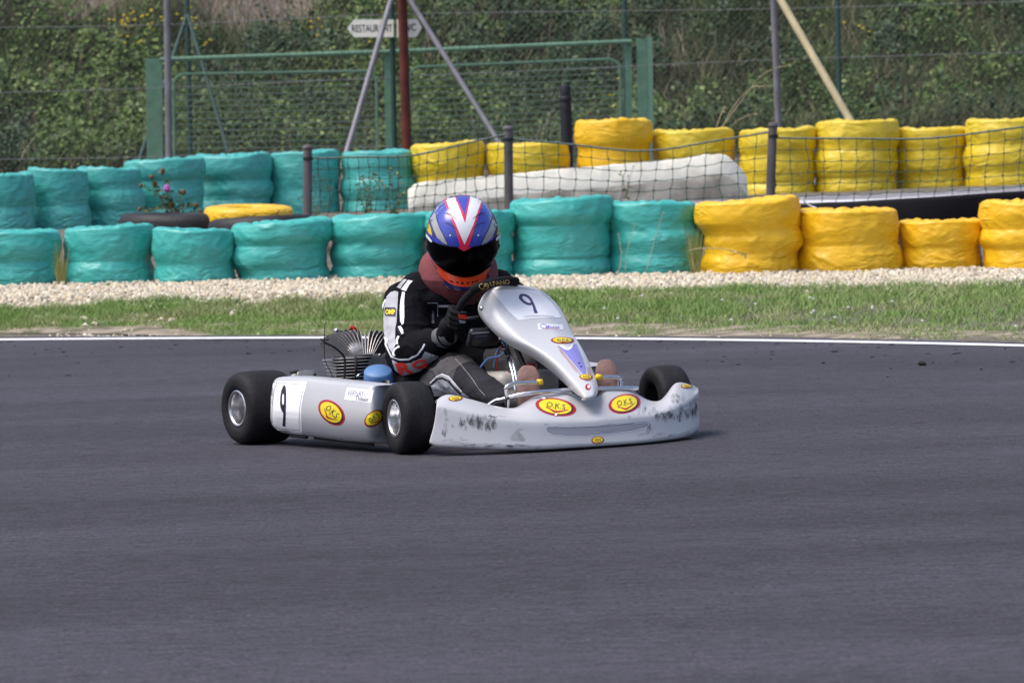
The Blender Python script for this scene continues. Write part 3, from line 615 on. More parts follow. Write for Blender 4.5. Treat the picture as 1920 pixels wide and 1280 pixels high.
# ------------------------------------------------------------------ tall chain-link fence with poles and struts
YC = 48.0; m_galv = mat('galvanised_tube', (.20, .195, .22), .55, metal=.2, var=.2, vs=8); m_brown = mat('rusty_red_pole', (.115, .022, .014), .8, var=.35, vs=6, bump=.4); m_wood = mat('pale_wood_strut', (.42, .36, .22), .8, var=.2, vs=9, stretch=(1, 1, .2))
cf = empty('chain_link_fence', loc=(at(312, 290, YC).x, YC, gz(-3, YC))); tag(cf, 'tall thin chain-link fence on grey and rusty poles behind the back tyre row', 'fence')
cI = Matrix.Translation(cf.location).inverted()
def ptube(pts, wpx, Y, m, name, parent, I, n=10, k=1):
    W = [at(x, y, Y if not isinstance(Y, (list, tuple)) else Y[i]) for i, (x, y) in enumerate(pts)]
    if k > 1: W = smoothpath(W, k)
    YY = Y if not isinstance(Y, (list, tuple)) else Y[0]
    mb = MB(); v, f = tube(W, wpx/2/F*YY, n); mb.add([I @ Vector(p) for p in v], f); return mb.build(name, m, parent, sharp=50)
ptube([(317, 330), (312, -90)], 13, YC, m_galv, 'pole', cf, cI)
ptube([(764, 330), (751, -120)], 18, YC, m_brown, 'pole', cf, cI)
ptube([(1463, 330), (1446, -120)], 13, YC, m_galv, 'pole', cf, cI)
ptube([(640, 320), (742, -30)], 11, [YC - 1.0, YC - .08], m_galv, 'strut', cf, cI); ptube([(962, 310), (768, 0), (752, -26)], 11, [YC - 1.0, YC - .08, YC - .05], m_galv, 'strut', cf, cI)
ptube([(1625, 280), (1452, -20)], 15, [YC - 1.2, YC - .09], m_wood, 'wooden_strut', cf, cI)
cm = MB(); z0, z1 = gz(0, YC) + .02, 3.6; cell = .062; xa, xb = -6.0, 6.0; wv = .0014
nx = int((xb - xa)/cell); hh_ = z1 - z0; nz = int(hh_/cell)
V = []; Fq = []
for dirn in (1, -1):
    for i in range(-nz, nx + nz):
        xs0 = xa + i*cell; 
        a = [xs0 if dirn == 1 else xs0 + hh_, z0]; b_ = [xs0 + hh_ if dirn == 1 else xs0, z1]
        # clip to xa..xb
        pa, pb = Vector((a[0], YC + .22, a[1])), Vector((b_[0], YC + .22, b_[1])); d = pb - pa; t0, t1 = 0, 1
        ta, tb = (xa - pa.x)/d.x, (xb - pa.x)/d.x; t0 = max(0, min(ta, tb)); t1 = min(1, max(ta, tb))
        if t1 <= t0: continue
        p, q = pa + d*t0, pa + d*t1; s_ = Vector((0, .004*dirn, 0)); v, f = tube([p + s_, q + s_], wv, 3, False); cm.add([cI @ Vector(x) for x in v], f)
cm.build('wire_mesh', mat('galvanised_wire', (.13, .14, .15), .5), cf)
lw = MB()
for y0, y1, y2 in ((52, 40, 22), (176, 158, 118), (300, 288, 262)):
    W = smoothpath([at(-80, y0, YC), at(312, y1 + 6, YC), at(757, y1 - 14, YC), at(1455, y2 - 6, YC), at(2000, y2 - 22, YC)], 6); v, f = tube([p + Vector((0, .20, 0)) for p in W], .003, 4); lw.add([cI @ Vector(x) for x in v], f)
lw.build('line_wire', mat('line_wire', (.22, .22, .24), .5), cf)

# ------------------------------------------------------------------ green gate
YG = 51.5; m_gg = mat('green_gate_paint', (.11, .235, .155), .6, var=.2, vs=10); m_gd = mat('dark_green_paint', (.018, .060, .050), .6, var=.2, vs=8)
gt = empty('double_gate', loc=(at(300, 290, YG).x, YG, gz(-2, YG))); gI = Matrix.Translation(gt.location).inverted(); tag(gt, 'green tubular double gate with wire infill between broad green posts', 'gate')
def flat(x0, x1, x2, x3, yt, yb, Y, m, name, th=.05, parent=None, I=None):
    a, b_, c_, d_ = at(x0, yt, Y), at(x1, yt, Y), at(x3, yb, Y), at(x2, yb, Y); mb = MB()
    v = [a, b_, c_, d_] + [p + Vector((0, th, 0)) for p in (a, b_, c_, d_)]; f = [(0, 1, 2, 3)[::-1], (4, 5, 6, 7), (0, 1, 5, 4), (1, 2, 6, 5), (2, 3, 7, 6), (3, 0, 4, 7)]
    mb.add([I @ p for p in v], f); return mb.build(name, m, parent, smooth=False)
flat(272, 303, 276, 306, 110, 330, YG, m_gg, 'gate_post', .1, gt, gI); flat(720, 740, 723, 745, 96, 330, YG, m_gg, 'gate_post', .1, gt, gI); flat(1172, 1184, 1176, 1188, 76, 330, YG, m_gg, 'gate_post', .1, gt, gI)
flat(1193, 1213, 1198, 1218, 72, 330, YG, m_gg, 'gate_post', .1, gt, gI); flat(1213.5, 1223, 1218.5, 1227, 70, 330, YG - .01, mat('light_green_paint', (.15, .30, .21), .55), 'post_edge', .12, gt, gI)
ptube([(300, 112), (740, 97)], 9, YG - .03, m_gg, 'top_rail', gt, gI); ptube([(742, 97), (1184, 78)], 9, YG - .03, m_gg, 'top_rail', gt, gI)
def leaf(x0, x1, ya, yb_, bot):
    W = [(x0 + 2, bot), (x0, ya + 30), (x0 + 3, ya + 10), (x0 + 16, ya), (x0 + 40, ya - 1), ((x0 + x1)/2, (ya + yb_)/2), (x1 - 40, yb_ + 1), (x1 - 16, yb_ + 2), (x1 - 3, yb_ + 12), (x1, yb_ + 34), (x1 + 3, bot - 10)]
    o = ptube(W, 5.5, YG, m_gg, 'gate_leaf', gt, gI, 8, 5); mb = MB()
    k = 0; y = ya + 16
    while y < bot - 5:
        a, b_ = at(x0, y + 0, YG), at(x1, y - (ya - yb_), YG); mid = (a + b_)/2 - Vector((0, 0, .004)); v, f = tube([a, mid, b_], .0052, 4, False); mb.add([gI @ Vector(p) for p in v], f); y += 10.6 + (1 if k % 3 else 0); k += 1
    for i in range(1, int((x1 - x0)/12)):
        x = x0 + i*12; a, b_ = at(x, ya + 3 - (ya - yb_)*(x - x0)/(x1 - x0), YG), at(x + 3, bot, YG); v, f = tube([a, b_], .0018, 3, False); mb.add([gI @ Vector(p) for p in v], f)
    mb.build('wire_infill', mat('green_wire', (.10, .17, .13), .6), o); return o
leaf(326, 706, 140, 133, 330); leaf(768, 1163, 126, 111, 330)
# dark green posts behind the gate
YD = 53.6
def gpost(x0, y0, x1, y1, label, struts=(), YD=53.6):
    loc = at(x1, y1, YD); loc.z = gz(loc.x, YD); e = empty('fence_post', loc=loc); I = Matrix.Translation(loc).inverted(); tag(e, label, 'fence post', 'dark green posts in front of the bank')
    ptube([(x1, 340), (x0, y0)], 10, YD, m_gd, 'post', e, I)
    for s in struts: ptube(s, 8, [YD - .05, YD - .9] , m_gd, 'strut', e, I)
gpost(350, -40, 358, 300, 'dark green post with two slanting struts behind the gate', ([(352, 28), (432, 300)], [(350, 30), (255, 320)]))
gpost(733, -40, 741, 300, 'dark green post carrying the two arrow signs', YD=48.14)
gpost(1170, -40, 1176, 300, 'dark green post at the right end of the gate')
gpost(1569, -60, 1577, 300, 'dark green post crossed by the slanting wooden strut')
# arrow signs
m_sign = mat('sign_board', (.90, .88, .80), .7, var=.05, vs=12); m_ink = mat('sign_lettering', (.03, .03, .035), .7)
def arrow(pts, txt, box_, label):
    Ys = 48.08; c = at(*pts[0], Ys); mb = MB(); W = [at(x, y, Ys) for x, y in pts]; n = len(W); v = [p - c for p in W] + [p - c + Vector((0, .015, 0)) for p in W]
    f = [tuple(range(n)), tuple(range(n, 2*n))[::-1]] + [(i, (i + 1) % n, (i + 1) % n + n, i + n) for i in range(n)]; mb.add(v, f); o = mb.build('direction_sign', m_sign, smooth=False); o.location = c
    tr = BVHTree.FromPolygons(W, [tuple(range(n))]); d = decal('lettering', None, tr, [(text2(txt, *box_, bold=.012), m_ink)], 8, .002, 0, world_mesh=True)
    for q in d.data.vertices: q.co = q.co - c
    d.parent = o; tag(o, label, 'sign')
arrow([(651, 54), (663, 37), (738, 37), (738, 70), (664, 70)], 'RESTAURANT', ((659, 47), (735, 46), (660, 61)), 'cream arrow sign pointing left reading RESTAURANT')
arrow([(744, 37), (782, 36), (791, 52), (781, 70), (744, 70)], 'WC', ((756, 45), (780, 44.6), (756, 59)), 'small cream arrow sign pointing right reading WC')
# bollard
m_bl = mat('black_plastic', (.010, .010, .018), .6, var=.5, vs=30)
c = at(1064, 300, 46.5); zt = at(1060, 160, 46.5).z; c.z = gz(c.x, 46.5); r = 10.5/F*46.5; h_ = zt - c.z
e = empty('bollard', loc=c); tag(e, 'tall black plastic bollard wrapped in mesh before the gate', 'bollard')
mb = MB(); mb.add(*lathe([(r, -.1)] + [(r*(1 + .06*(k % 2)), h_*(.02 + .80*k/24)) for k in range(25)] + [(r*.9, h_*.84)], 20)); mb.build('column', m_bl, e, sharp=40)
mb = MB(); mb.add(*lathe([(r*.9, h_*.84), (r*1.15, h_*.85), (r*1.15, h_*.88), (r*.95, h_*.89), (r*1.0, h_*.975), (r*.8, h_), (.001, h_*1.003)], 20)); mb.build('cap', m_bl, e, sharp=40)
# ------------------------------------------------------------------ go-kart
kart = empty('go_kart', KM); tag(kart, 'silver racing go-kart number 9 cornering on the track', 'go-kart')
def K(mb, name, mats, parent=None, **kw):
    return mb.build(name, mats, parent or kart, **kw)
def add_dirt(m, amt=.7, scale=6.0, stretch=(1, 1, .5), thr=(.56, .72), dark=(.05, .05, .06), zmax=None):
    nt = m.node_tree; b = nt.nodes['Principled BSDF']; tc = N(m, 'ShaderNodeTexCoord'); mp = N(m, 'ShaderNodeMapping'); mp.inputs['Scale'].default_value = stretch; nt.links.new(tc.outputs['Object'], mp.inputs[0])
    n = N(m, 'ShaderNodeTexNoise'); n.inputs['Scale'].default_value = scale; n.inputs['Detail'].default_value = 9; n.inputs['Roughness'].default_value = .68; nt.links.new(mp.outputs[0], n.inputs[0])
    r = N(m, 'ShaderNodeMapRange'); r.inputs[1].default_value = thr[0]; r.inputs[2].default_value = thr[1]; r.inputs[4].default_value = amt; nt.links.new(n.outputs[0], r.inputs[0]); f = r.outputs[0]
    if zmax is not None:
        sx = N(m, 'ShaderNodeSeparateXYZ'); nt.links.new(tc.outputs['Object'], sx.inputs[0]); r2 = N(m, 'ShaderNodeMapRange'); r2.inputs[1].default_value = zmax[0]; r2.inputs[2].default_value = zmax[1]; r2.inputs[3].default_value = 1; r2.inputs[4].default_value = .12
        nt.links.new(sx.outputs[2], r2.inputs[0]); mu = N(m, 'ShaderNodeMath'); mu.operation = 'MULTIPLY'; nt.links.new(f, mu.inputs[0]); nt.links.new(r2.outputs[0], mu.inputs[1]); f = mu.outputs[0]
    x = N(m, 'ShaderNodeMix'); x.data_type = 'RGBA'; nt.links.new(f, x.inputs[0]); src = b.inputs['Base Color'].links
    if src: nt.links.new(src[0].from_socket, x.inputs[6])
    else: x.inputs[6].default_value = b.inputs['Base Color'].default_value
    x.inputs[7].default_value = (*dark, 1); nt.links.new(x.outputs[2], b.inputs['Base Color']); return m
SIL = (.49, .49, .52)
m_bump = add_dirt(mat('scuffed_silver_bumper', SIL, .38, var=.05, vs=5, coat=.15, bump=.06, bs=25), .75, 5.5, (1, 1, .55), (.60, .74), zmax=(.10, .19))
m_nose = add_dirt(mat('silver_nose_paint', (.60, .60, .63), .36, var=.03, vs=5, coat=.25), .25, 7, (1, 1, 1), (.62, .8))
m_pod = add_dirt(mat('silver_pod_paint', SIL, .36, var=.04, vs=5, coat=.2, bump=.04, bs=25), .35, 6, (1, 1, .7), (.62, .8))
m_slick = add_dirt(mat('slick_rubber', (.010, .0095, .012), .7, var=.3, vs=14, bump=.25, bs=70, spec=.3), .5, 20, (1, 1, 1), (.5, .8), dark=(.022, .021, .026))
m_alu = mat('brushed_aluminium', (.62, .62, .64), .28, metal=1.0, bump=.08, bs=90); m_rimin = mat('rim_inside', (.48, .48, .50), .38, metal=1.0, var=.25, vs=18)
m_chrome = mat('chrome_tube', (.72, .72, .75), .16, metal=1.0); m_blk = mat('black_plastic_gloss', (.010, .010, .012), .35); m_blkm = mat('black_matt', (.012, .012, .014), .75)
m_cast = mat('cast_aluminium', (.36, .35, .36), .5, metal=.45, var=.25, vs=20, bump=.4, bs=60); m_fin = mat('engine_fin', (.42, .40, .40), .42, metal=.45, var=.2, vs=25)
m_ywt = mat('yellow_cap', (.85, .55, .01), .45); m_redp = mat('red_plastic', (.45, .012, .010), .4); m_blue = mat('blue_plastic', (.09, .19, .40), .45, var=.12, vs=8, bump=.1, bs=20)
m_tankw = mat('cloudy_tank_plastic', (.36, .34, .31), .45, var=.15, vs=6); m_floor = mat('floor_tray', (.06, .06, .065), .5, metal=.4)
s_white = mat('sticker_white', (.93, .93, .97), .45); s_red = mat('sticker_red', (.42, .010, .030), .4); s_yel = mat('sticker_yellow', (.82, .66, .02), .4); s_ink = mat('sticker_ink', (.012, .012, .03), .5)
s_pur = mat('sticker_purple_grey', (.085, .075, .19), .4); s_lil = mat('sticker_lilac', (.26, .24, .62), .4); s_dk = mat('sticker_dark_edge', (.05, .012, .02), .5); s_shade = mat('groove_shade_silver', (.30, .31, .35), .4)

# --- front bumper fairing, laid over its bowed plan
def xf(y): return 1.43 - .20*min(1.3, abs(y)/.56)**2.6
def interp(poly, t):
    xs = [p[0] for p in poly]; x = xs[0] + (xs[-1] - xs[0])*t
    for a, b in zip(poly, poly[1:]):
        if x <= b[0] + 1e-9: u = (x - a[0])/(b[0] - a[0]); return (x, a[1] + (b[1] - a[1])*u)
    return poly[-1]
A_lip = [(803, 832), (812, 838), (850, 841), (930, 845), (1000, 846), (1100, 843), (1200, 837), (1270, 829), (1300, 819), (1314, 806)]
B_up = [(806, 822), (850, 829), (930, 834), (1000, 835), (1100, 832), (1200, 826), (1270, 816), (1313, 796)]
M_mid = [(815, 792), (850, 798), (930, 808), (1000, 811), (1100, 809), (1200, 802), (1270, 789), (1312, 765)]
C_cr = [(818, 759), (867, 769.5), (926, 782), (984, 789), (1042, 790), (1101, 788.5), (1159, 783.5), (1217, 778), (1261, 767), (1293, 751), (1311, 732)]
E_bk = [(819, 750), (824, 744), (831, 740.5), (838, 738), (846, 738), (867, 743), (897, 751), (926, 759.5), (945, 763), (958, 764.5), (970, 762.5), (984, 752), (1000, 742), (1030, 735), (1060, 729.5), (1066, 730), (1086, 742), (1105, 745), (1124, 741), (1131, 725.5), (1155, 724.5), (1179, 725.5), (1197, 737), (1210, 746), (1222, 751), (1235, 752), (1246, 744), (1257, 727), (1264, 716), (1275, 714), (1292, 718), (1303, 723), (1310, 729)]
NS = 110; rowsb = [[] for _ in range(10)]
def depth_e(y): return .055 + .15*max(0, math.cos(min(1, abs(y)/.58)*math.pi/2))**.7
for i in range(NS + 1):
    t = i/NS
    pa = KF(*interp(A_lip, t), lambda y: xf(y) + .022); pb = KF(*interp(B_up, t), lambda y: xf(y) + .012); pm = KF(*interp(M_mid, t), lambda y: xf(y) - .004)
    pc = KF(*interp(C_cr, t), lambda y: xf(y) - .012); pe = KF(*interp(E_bk, t), lambda y: xf(y) - depth_e(y))
    pc2 = pc.lerp(pe, .04) + Vector((0, 0, .001)); pe2 = pe.lerp(pc, .12) + Vector((0, 0, .003)); pme = pc.lerp(pe, .5) + Vector((0, 0, .006))
    pa.z = max(pa.z, .006); pbot = pa + Vector((-.06*min(1, t*9), .02*max(0, 1 - t*9), .002)); pin = pe + Vector((-.012, 0, -.012)); pin2 = pe + Vector((-.014, 0, -.07))
    for k, p in enumerate((pbot, pa, pb, pm, pc.lerp(pm, .06), pc2, pme, pe2, pe, pin)): rowsb[k].append(p)
def smooth_row(r, n=2, lock=()):
    for _ in range(n): r = [r[0]] + [(a + 2*b + c)/4 for a, b, c in zip(r, r[1:], r[2:])] + [r[-1]]
    return r
rowsb = [smooth_row(r, 2 if k >= 5 else 3) for k, r in enumerate(rowsb)]
for r in rowsb:      # wrap the ends backwards
    l0, l1 = r[0], r[-1]
    r.insert(0, l0 + Vector((-.006, .004, -.001))); r.insert(0, l0 + Vector((-.06, .05, -.003))); r.append(l1 + Vector((-.018, .006, -.001))); r.append(l1 + Vector((-.09, -.02, -.003)))
mb = MB(); mb.add(*grid(rowsb))
bump = K(mb, 'front_bumper', m_bump)
md = bump.modifiers.new('s', 'SOLIDIFY'); md.thickness = .004; md.offset = -1
sb = bump.modifiers.new('u', 'SUBSURF'); sb.levels = 1; sb.render_levels = 1
def bake(o):
    dg = bpy.context.evaluated_depsgraph_get(); dg.update(); me = bpy.data.meshes.new_from_object(o.evaluated_get(dg)); o.modifiers.clear(); o.data = me
    me.polygons.foreach_set('use_smooth', [True]*len(me.polygons)); return o
bake(bump); t_bump = bvh(bump)
def oks(c, a, b, rot, txt='O.K.S', big=True, chips=()):
    cx, cy = c; R_ = math.radians(rot); cs, sn = math.cos(R_), math.sin(R_)
    W = lambda x, y: (cx + x*a*cs - y*b*sn, cy + x*a*sn + y*b*cs)
    Ls = [([ell(cx, cy, a, b, rot)], s_red), ([ell(cx + a*.02, cy + b*.04, a*.86, b*.86, rot)], s_dk), ([ell(cx - a*.03, cy - b*.03, a*.80, b*.80, rot)], s_yel)]
    if txt: Ls.append((text2(txt, W(-.46, -.42), W(.46, -.42), W(-.46, .16), bold=.006), s_ink))
    if big:
        Ls.append((line2([W(-.50, .12), W(-.2, .42), W(.0, .60)], [a*.02, a*.07, a*.11]) + line2([W(.0, .60), W(.30, .42), W(.62, .12)], [a*.11, a*.07, a*.02]), s_red))
        Ls.append(([[W(-.05, .26), W(0, .12), W(.05, .26)], ell(*W(-.42, .30), a*.025, a*.025, n=8), ell(*W(.46, .22), a*.025, a*.025, n=8)], s_ink))
    for ch in chips: Ls.append(([[W(*p) for p in ch]], s_white))
    return Ls
decal('bumper_sticker', bump, t_bump, oks((1042, 763), 38.5, 16.5, 9, chips=([(-.78, -.72), (-.60, -.88), (-.55, -.66), (-.70, -.60)], [(.02, .78), (.14, .76), (.10, 1.02), (0, 1.0)])), 4)
decal('bumper_sticker', bump, t_bump, oks((1171, 757), 30.5, 18, -11), 4)
decal('bumper_sticker', bump, t_bump, oks((854, 747), 13.5, 5, -4, txt='OKS'), 3, .001); decal('bumper_sticker', bump, t_bump, oks((1287, 724), 10.5, 4.2, 3, txt='OKS'), 3, .001)
decal('bumper_sticker', bump, t_bump, oks((1120.5, 825), 12, 7.2, -3, txt='OKS'), 3, .001)
slot = Z4([(842, 425), (850, 415), (900, 415), (1000, 417), (1150, 410), (1300, 398), (1400, 387), (1480, 379), (1494, 385), (1495, 396), (1470, 412), (1380, 433), (1250, 452), (1100, 464), (980, 466), (880, 458), (850, 444)])
def shrink(p, d):
    cx = sum(q[0] for q in p)/len(p); cy = sum(q[1] for q in p)/len(p); out = []
    for i in range(len(p)):
        a, b = p[i - 1], p[(i + 1) % len(p)]; dx, dy = b[0] - a[0], b[1] - a[1]; l = math.hypot(dx, dy) or 1; out.append((p[i][0] - dy/l*d, p[i][1] + dx/l*d))
    return out
decal('bumper_slot_shading', bump, t_bump, [([slot], s_shade), (line2(slot + slot[:2], .9), s_pur), (line2([(x, y + 1.0) for x, y in slot[6:]], .7), s_white), ([Z4([(1180, 425), (1220, 432), (1330, 420), (1220, 440), (1172, 440)])], s_shade)], 5, .0007, .0003)  # slot drawn flat: recess shade and a pale lip highlight as colour
# dark scrapes on the face of the bumper
m_scr = mat('scrape_marks', (.09, .088, .095), .6); m_scr.blend_method = 'HASHED'
_n = N(m_scr, 'ShaderNodeTexNoise'); _n.inputs['Scale'].default_value = 30; _n.inputs['Detail'].default_value = 8; _n.inputs['Roughness'].default_value = .75; _t = N(m_scr, 'ShaderNodeTexCoord'); _m = N(m_scr, 'ShaderNodeMapping'); _m.inputs['Scale'].default_value = (1, 1, .45)
m_scr.node_tree.links.new(_t.outputs['Object'], _m.inputs[0]); m_scr.node_tree.links.new(_m.outputs[0], _n.inputs[0]); _r = N(m_scr, 'ShaderNodeMapRange'); _r.inputs[1].default_value = .36; _r.inputs[2].default_value = .74; _r.inputs[4].default_value = .45
m_scr.node_tree.links.new(_n.outputs[0], _r.inputs[0]); m_scr.node_tree.links.new(_r.outputs[0], m_scr.node_tree.nodes['Principled BSDF'].inputs['Alpha'])
rnd = random.Random(11); scr = []
def scrape(cx, cy, w, h, n, ang=0, vert=True):
    for _ in range(n):
        x = cx + rnd.gauss(0, w/2.4); y = cy + rnd.gauss(0, h/2.4); a, b = (rnd.uniform(1.5, 4.2), rnd.uniform(3, 9)) if vert else (rnd.uniform(3, 10), rnd.uniform(.8, 1.8)); q = ell(x, y, a, b, rnd.uniform(-15, 15) + ang, 9)
        scr.append([(px + rnd.uniform(-.35, .35)*a, py + rnd.uniform(-.25, .25)*b) for px, py in q])
scrape(888, 793, 48, 14, 46); scrape(868, 792, 8, 16, 8); scrape(918, 797, 14, 14, 14); scrape(836, 800, 6, 22, 7); scrape(1248, 778, 46, 12, 34, 20); scrape(1284, 772, 24, 22, 26); scrape(1300, 770, 8, 24, 14)
scrape(1270, 745, 14, 8, 8); scrape(1218, 803, 8, 6, 6); scrape(915, 834, 60, 4, 22, 0, False); scrape(960, 836, 30, 5, 12, 0, False); scrape(1260, 815, 60, 6, 18, -14, False); scrape(1125, 808, 8, 4, 4); scrape(925, 781, 26, 1.5, 8, 12, False)
scrape(1000, 838, 200, 3, 14, 0, False); scrape(1080, 797, 120, 6, 8, 0, False); scrape(1200, 770, 40, 20, 6); scrape(845, 825, 50, 6, 12, 0, False); scrape(1180, 833, 120, 3, 12, -6, False)
scr += [Z4([(700, 505), (612, 500), (600, 480), (640, 440), (655, 425), (690, 418), (694, 430), (660, 440), (690, 470), (705, 490)])] + [line2(Z4([(570, 530), (600, 525), (640, 535), (640, 548), (580, 548), (568, 540)]), 1.1)[k] for k in range(5)]
tag(decal('scrape_marks', bump, t_bump, [(scr, m_scr)], 5, .0006, 0), kind='stuff')

# --- nose panel
stn = [((925, 538.5), (1000, 538.5), .890, .02), ((908, 549), (1022, 547), .885, .035), ((899, 565), (1036, 559), .89, .05), ((897, 577), (1047, 570), .90, .055), ((901.5, 589), (1057, 584), .92, .055), ((914, 605), (1066, 603), .955, .05), ((938, 629), (1077, 628), 1.01, .05),
       ((960, 645), (1086, 640), 1.05, .05), ((990, 658.5), (1093.5, 653), 1.10, .05), ((1022, 679), (1103, 672), 1.17, .045), ((1049, 703), (1113, 696), 1.24, .04), ((1069, 722), (1120.5, 716), 1.31, .035), ((1083, 737), (1122.5, 731), 1.36, .03), ((1091, 743), (1119.5, 739), 1.385, .02)]
rows = []
top0 = []; 
for k, (Lp, Rp, x, drop) in enumerate(stn):
    row = []
    for i in range(25):
        u = i/24; e = abs(2*u - 1); px, py = Lp[0] + (Rp[0] - Lp[0])*u, Lp[1] + (Rp[1] - Lp[1])*u
        flat_ = drop*max(0, (e - .45)/.55)**1.7*1.5
        if k == 0: py -= 7*(1 - e**2.2)
        if k == 1: py -= 3*(1 - e**2)
        if k == len(stn) - 1: py += 3.5*(1 - e**2)
        # flat number face above, keeled nose below
        row.append(KX(px, py, x - flat_ + (.012*math.cos(e*math.pi/2) if k > 6 else 0)))
    rows.append(row)
rows.insert(0, [p + Vector((-.035, 0, -.012)) for p in rows[0]]); rows.insert(0, [p + Vector((-.045, 0, -.045)) for p in rows[1]])
tip = sum(rows[-1], Vector())/25; rows.append([p.lerp(tip, .25) + Vector((-.004, 0, -.007)) for p in rows[-1]]); rows.append([p.lerp(tip, .35) + Vector((-.03, 0, -.008)) for p in rows[-1]])
for ri_, r in enumerate(rows):   # returned edges
    a, b = r[0], r[-1]; q = min(1, (b - a).length/.12)*(0 if ri_ >= len(rows) - 3 else 1); r.insert(0, a + Vector((-.03*q, .014*q, -.012*q))); r.append(b + Vector((-.03*q, -.014*q, -.012*q)))
mb = MB(); mb.add(*grid(rows)); nose = K(mb, 'nose_panel', m_nose)
md = nose.modifiers.new('s', 'SOLIDIFY'); md.thickness = .004; md.offset = 0; sb = nose.modifiers.new('u', 'SUBSURF'); sb.levels = 2; sb.render_levels = 2; bake(nose); t_nose = bvh(nose)
plate = Z5([(308, 228), (320, 218), (560, 207), (735, 224), (752, 236), (855, 330), (920, 420), (945, 460), (935, 471), (700, 474), (560, 495), (545, 488), (460, 410), (395, 330)])
nine = Z5([(553, 290), (556, 268), (568, 253), (590, 249), (620, 253), (650, 270), (672, 295), (690, 330), (705, 365), (718, 400), (731, 430), (697, 430), (690, 405), (684, 375), (676, 352), (655, 358), (625, 352), (595, 335), (570, 312)])
hole = Z5([(585, 288), (586, 276), (600, 272), (622, 280), (645, 298), (658, 318), (664, 332), (648, 336), (625, 328), (600, 310)])
pl = decal('number_plate', nose, t_nose, [([plate], s_white), ([nine], s_pur), ([hole], s_white), (line2(Z5([(600, 464), (700, 455), (780, 455), (885, 463)]), .6), s_pur)], 5, .0008, .0005)
decal('maker_label', nose, t_nose, [([Z5([(725, 525), (960, 535), (965, 582), (738, 582)])], s_white), (line2(Z5([(800, 535), (770, 531), (753, 545), (758, 562), (785, 571), (830, 570)]), 1.5), s_lil), (text2('Motor', *Z5([(800, 538), (930, 541), (806, 570)]), bold=.01), s_lil), (line2(Z5([(770, 572), (930, 572)]), .7), s_red)], 5, .0008, .0004)
wedge = Z5([(915, 728), (945, 735), (980, 765), (1020, 765), (1050, 735), (1058, 712), (1085, 712), (1115, 780), (1145, 850), (1170, 930), (1178, 992), (1148, 992), (1110, 950), (1060, 890), (1000, 820), (950, 765)])
decal('nose_stripe', nose, t_nose, [([wedge], s_lil), ([Z5([(925, 728), (958, 726), (985, 745), (1010, 750), (1035, 735), (1048, 715), (1055, 722), (1040, 755), (1012, 770), (980, 765), (950, 745)])], s_white), (line2(Z5([(915, 740), (980, 820), (1060, 915), (1120, 990)]), .8) + line2(Z5([(1190, 930), (1196, 992)]), .7) + line2(Z5([(1205, 925), (1216, 998)]), .8) + line2(Z5([(930, 775), (1000, 860), (1090, 975)]), .6), s_red), ([ell(*Z5([(1110, 890)])[0], 1.6, 1.4), ell(*Z5([(1128, 922)])[0], 1.6, 1.4)], s_ink)], 4, .0008, .0004)
decal('nose_sticker', nose, t_nose, oks(Z5([(958, 681)])[0], 22, 6.2, 1.5), 3, .0014, .0003); decal('nose_sticker', nose, t_nose, oks(Z5([(1175, 1018)])[0], 12.5, 5.3, 3, txt='OKS'), 3, .0014, .0003)
decal('fixing_screw', nose, t_nose, [([ell(*Z5([(1193, 1110)])[0], 5.2, 5.8)], s_red), ([ell(*Z5([(1200, 1108)])[0], 2.6, 3)], s_white), ([ell(*Z5([(1201, 1109)])[0], .9, 1)], s_ink), (line2(Z5([(1150, 1045), (1190, 1055), (1220, 1045)]), 1), s_red)], 3, .001, .0006)
q = KX(*Z5([(212, 382)])[0], .885); mb = MB(); mb.add(*ball(q, .010, 6, (1, .9, 1))); mb.add(*ball(q + Vector((.006, -.002, .001)), .005, 5)); K(mb, 'side_screw', m_chrome, nose)

# --- side pods
def pod(sgn, name):
    top = [(509, 716), (511, 711), (520, 709), (540, 709.2), (576, 712), (634, 718), (681, 723), (726, 729.5)]
    mid = [(504, 770), (507, 771), (516, 772), (540, 773), (576, 776), (634, 782), (681, 786), (726, 788)]
    bot = [(506, 797), (512, 806), (525, 811), (545, 813.5), (576, 817), (634, 825), (681, 828.5), (726, 825)]
    R = [[] for _ in range(11)]
    for i in range(49):
        t = i/48; ins = .030*max(0, 1 - t/.05)**2 + .11*max(0, (t - .84)/.16)**1.7
        pt = KY(*interp(top, t), -.625 + ins); pm = KY(*interp(mid, t), -.655 + ins); pb = KY(*interp(bot, t), -.615 + ins)
        pq = pt.lerp(pm, .5) + Vector((0, -.004, 0)); pn = pm.lerp(pb, .5) + Vector((0, -.005, 0))
        row = [pt + Vector((0, .16, -.05)), pt + Vector((0, .155, .004)), pt + Vector((0, .03, .007)), pt + Vector((0, .008, .004)), pt, pq, pm, pn, pb, pb + Vector((0, .03, -.008)), pb + Vector((0, .14, -.004))]
        for k, p in enumerate(row): R[k].append(Vector((p.x if sgn < 0 else p.x*.62, p.y*(-sgn), p.z)))
    R = [smooth_row(r, 1) for r in R]; mb = MB(); v, f = grid(R); n = len(R[0])
    if sgn > 0: f = [q[::-1] for q in f]
    mb.add(v, f); mb.f += [tuple(k*n for k in range(11)), tuple(k*n + n - 1 for k in range(11))[::-1]]; mb.m += [0, 0]
    o = K(mb, name, m_pod); bv = o.modifiers.new('u', 'SUBSURF'); bv.levels = 1; bv.render_levels = 1; bake(o); o.data.set_sharp_from_angle(angle=math.radians(60)); return o
rpod = pod(-1, 'side_pod'); rpod.data.name = 'side_pod'
for v in rpod.data.vertices: pass
t_pod = bvh(rpod); pod(1, 'side_pod')
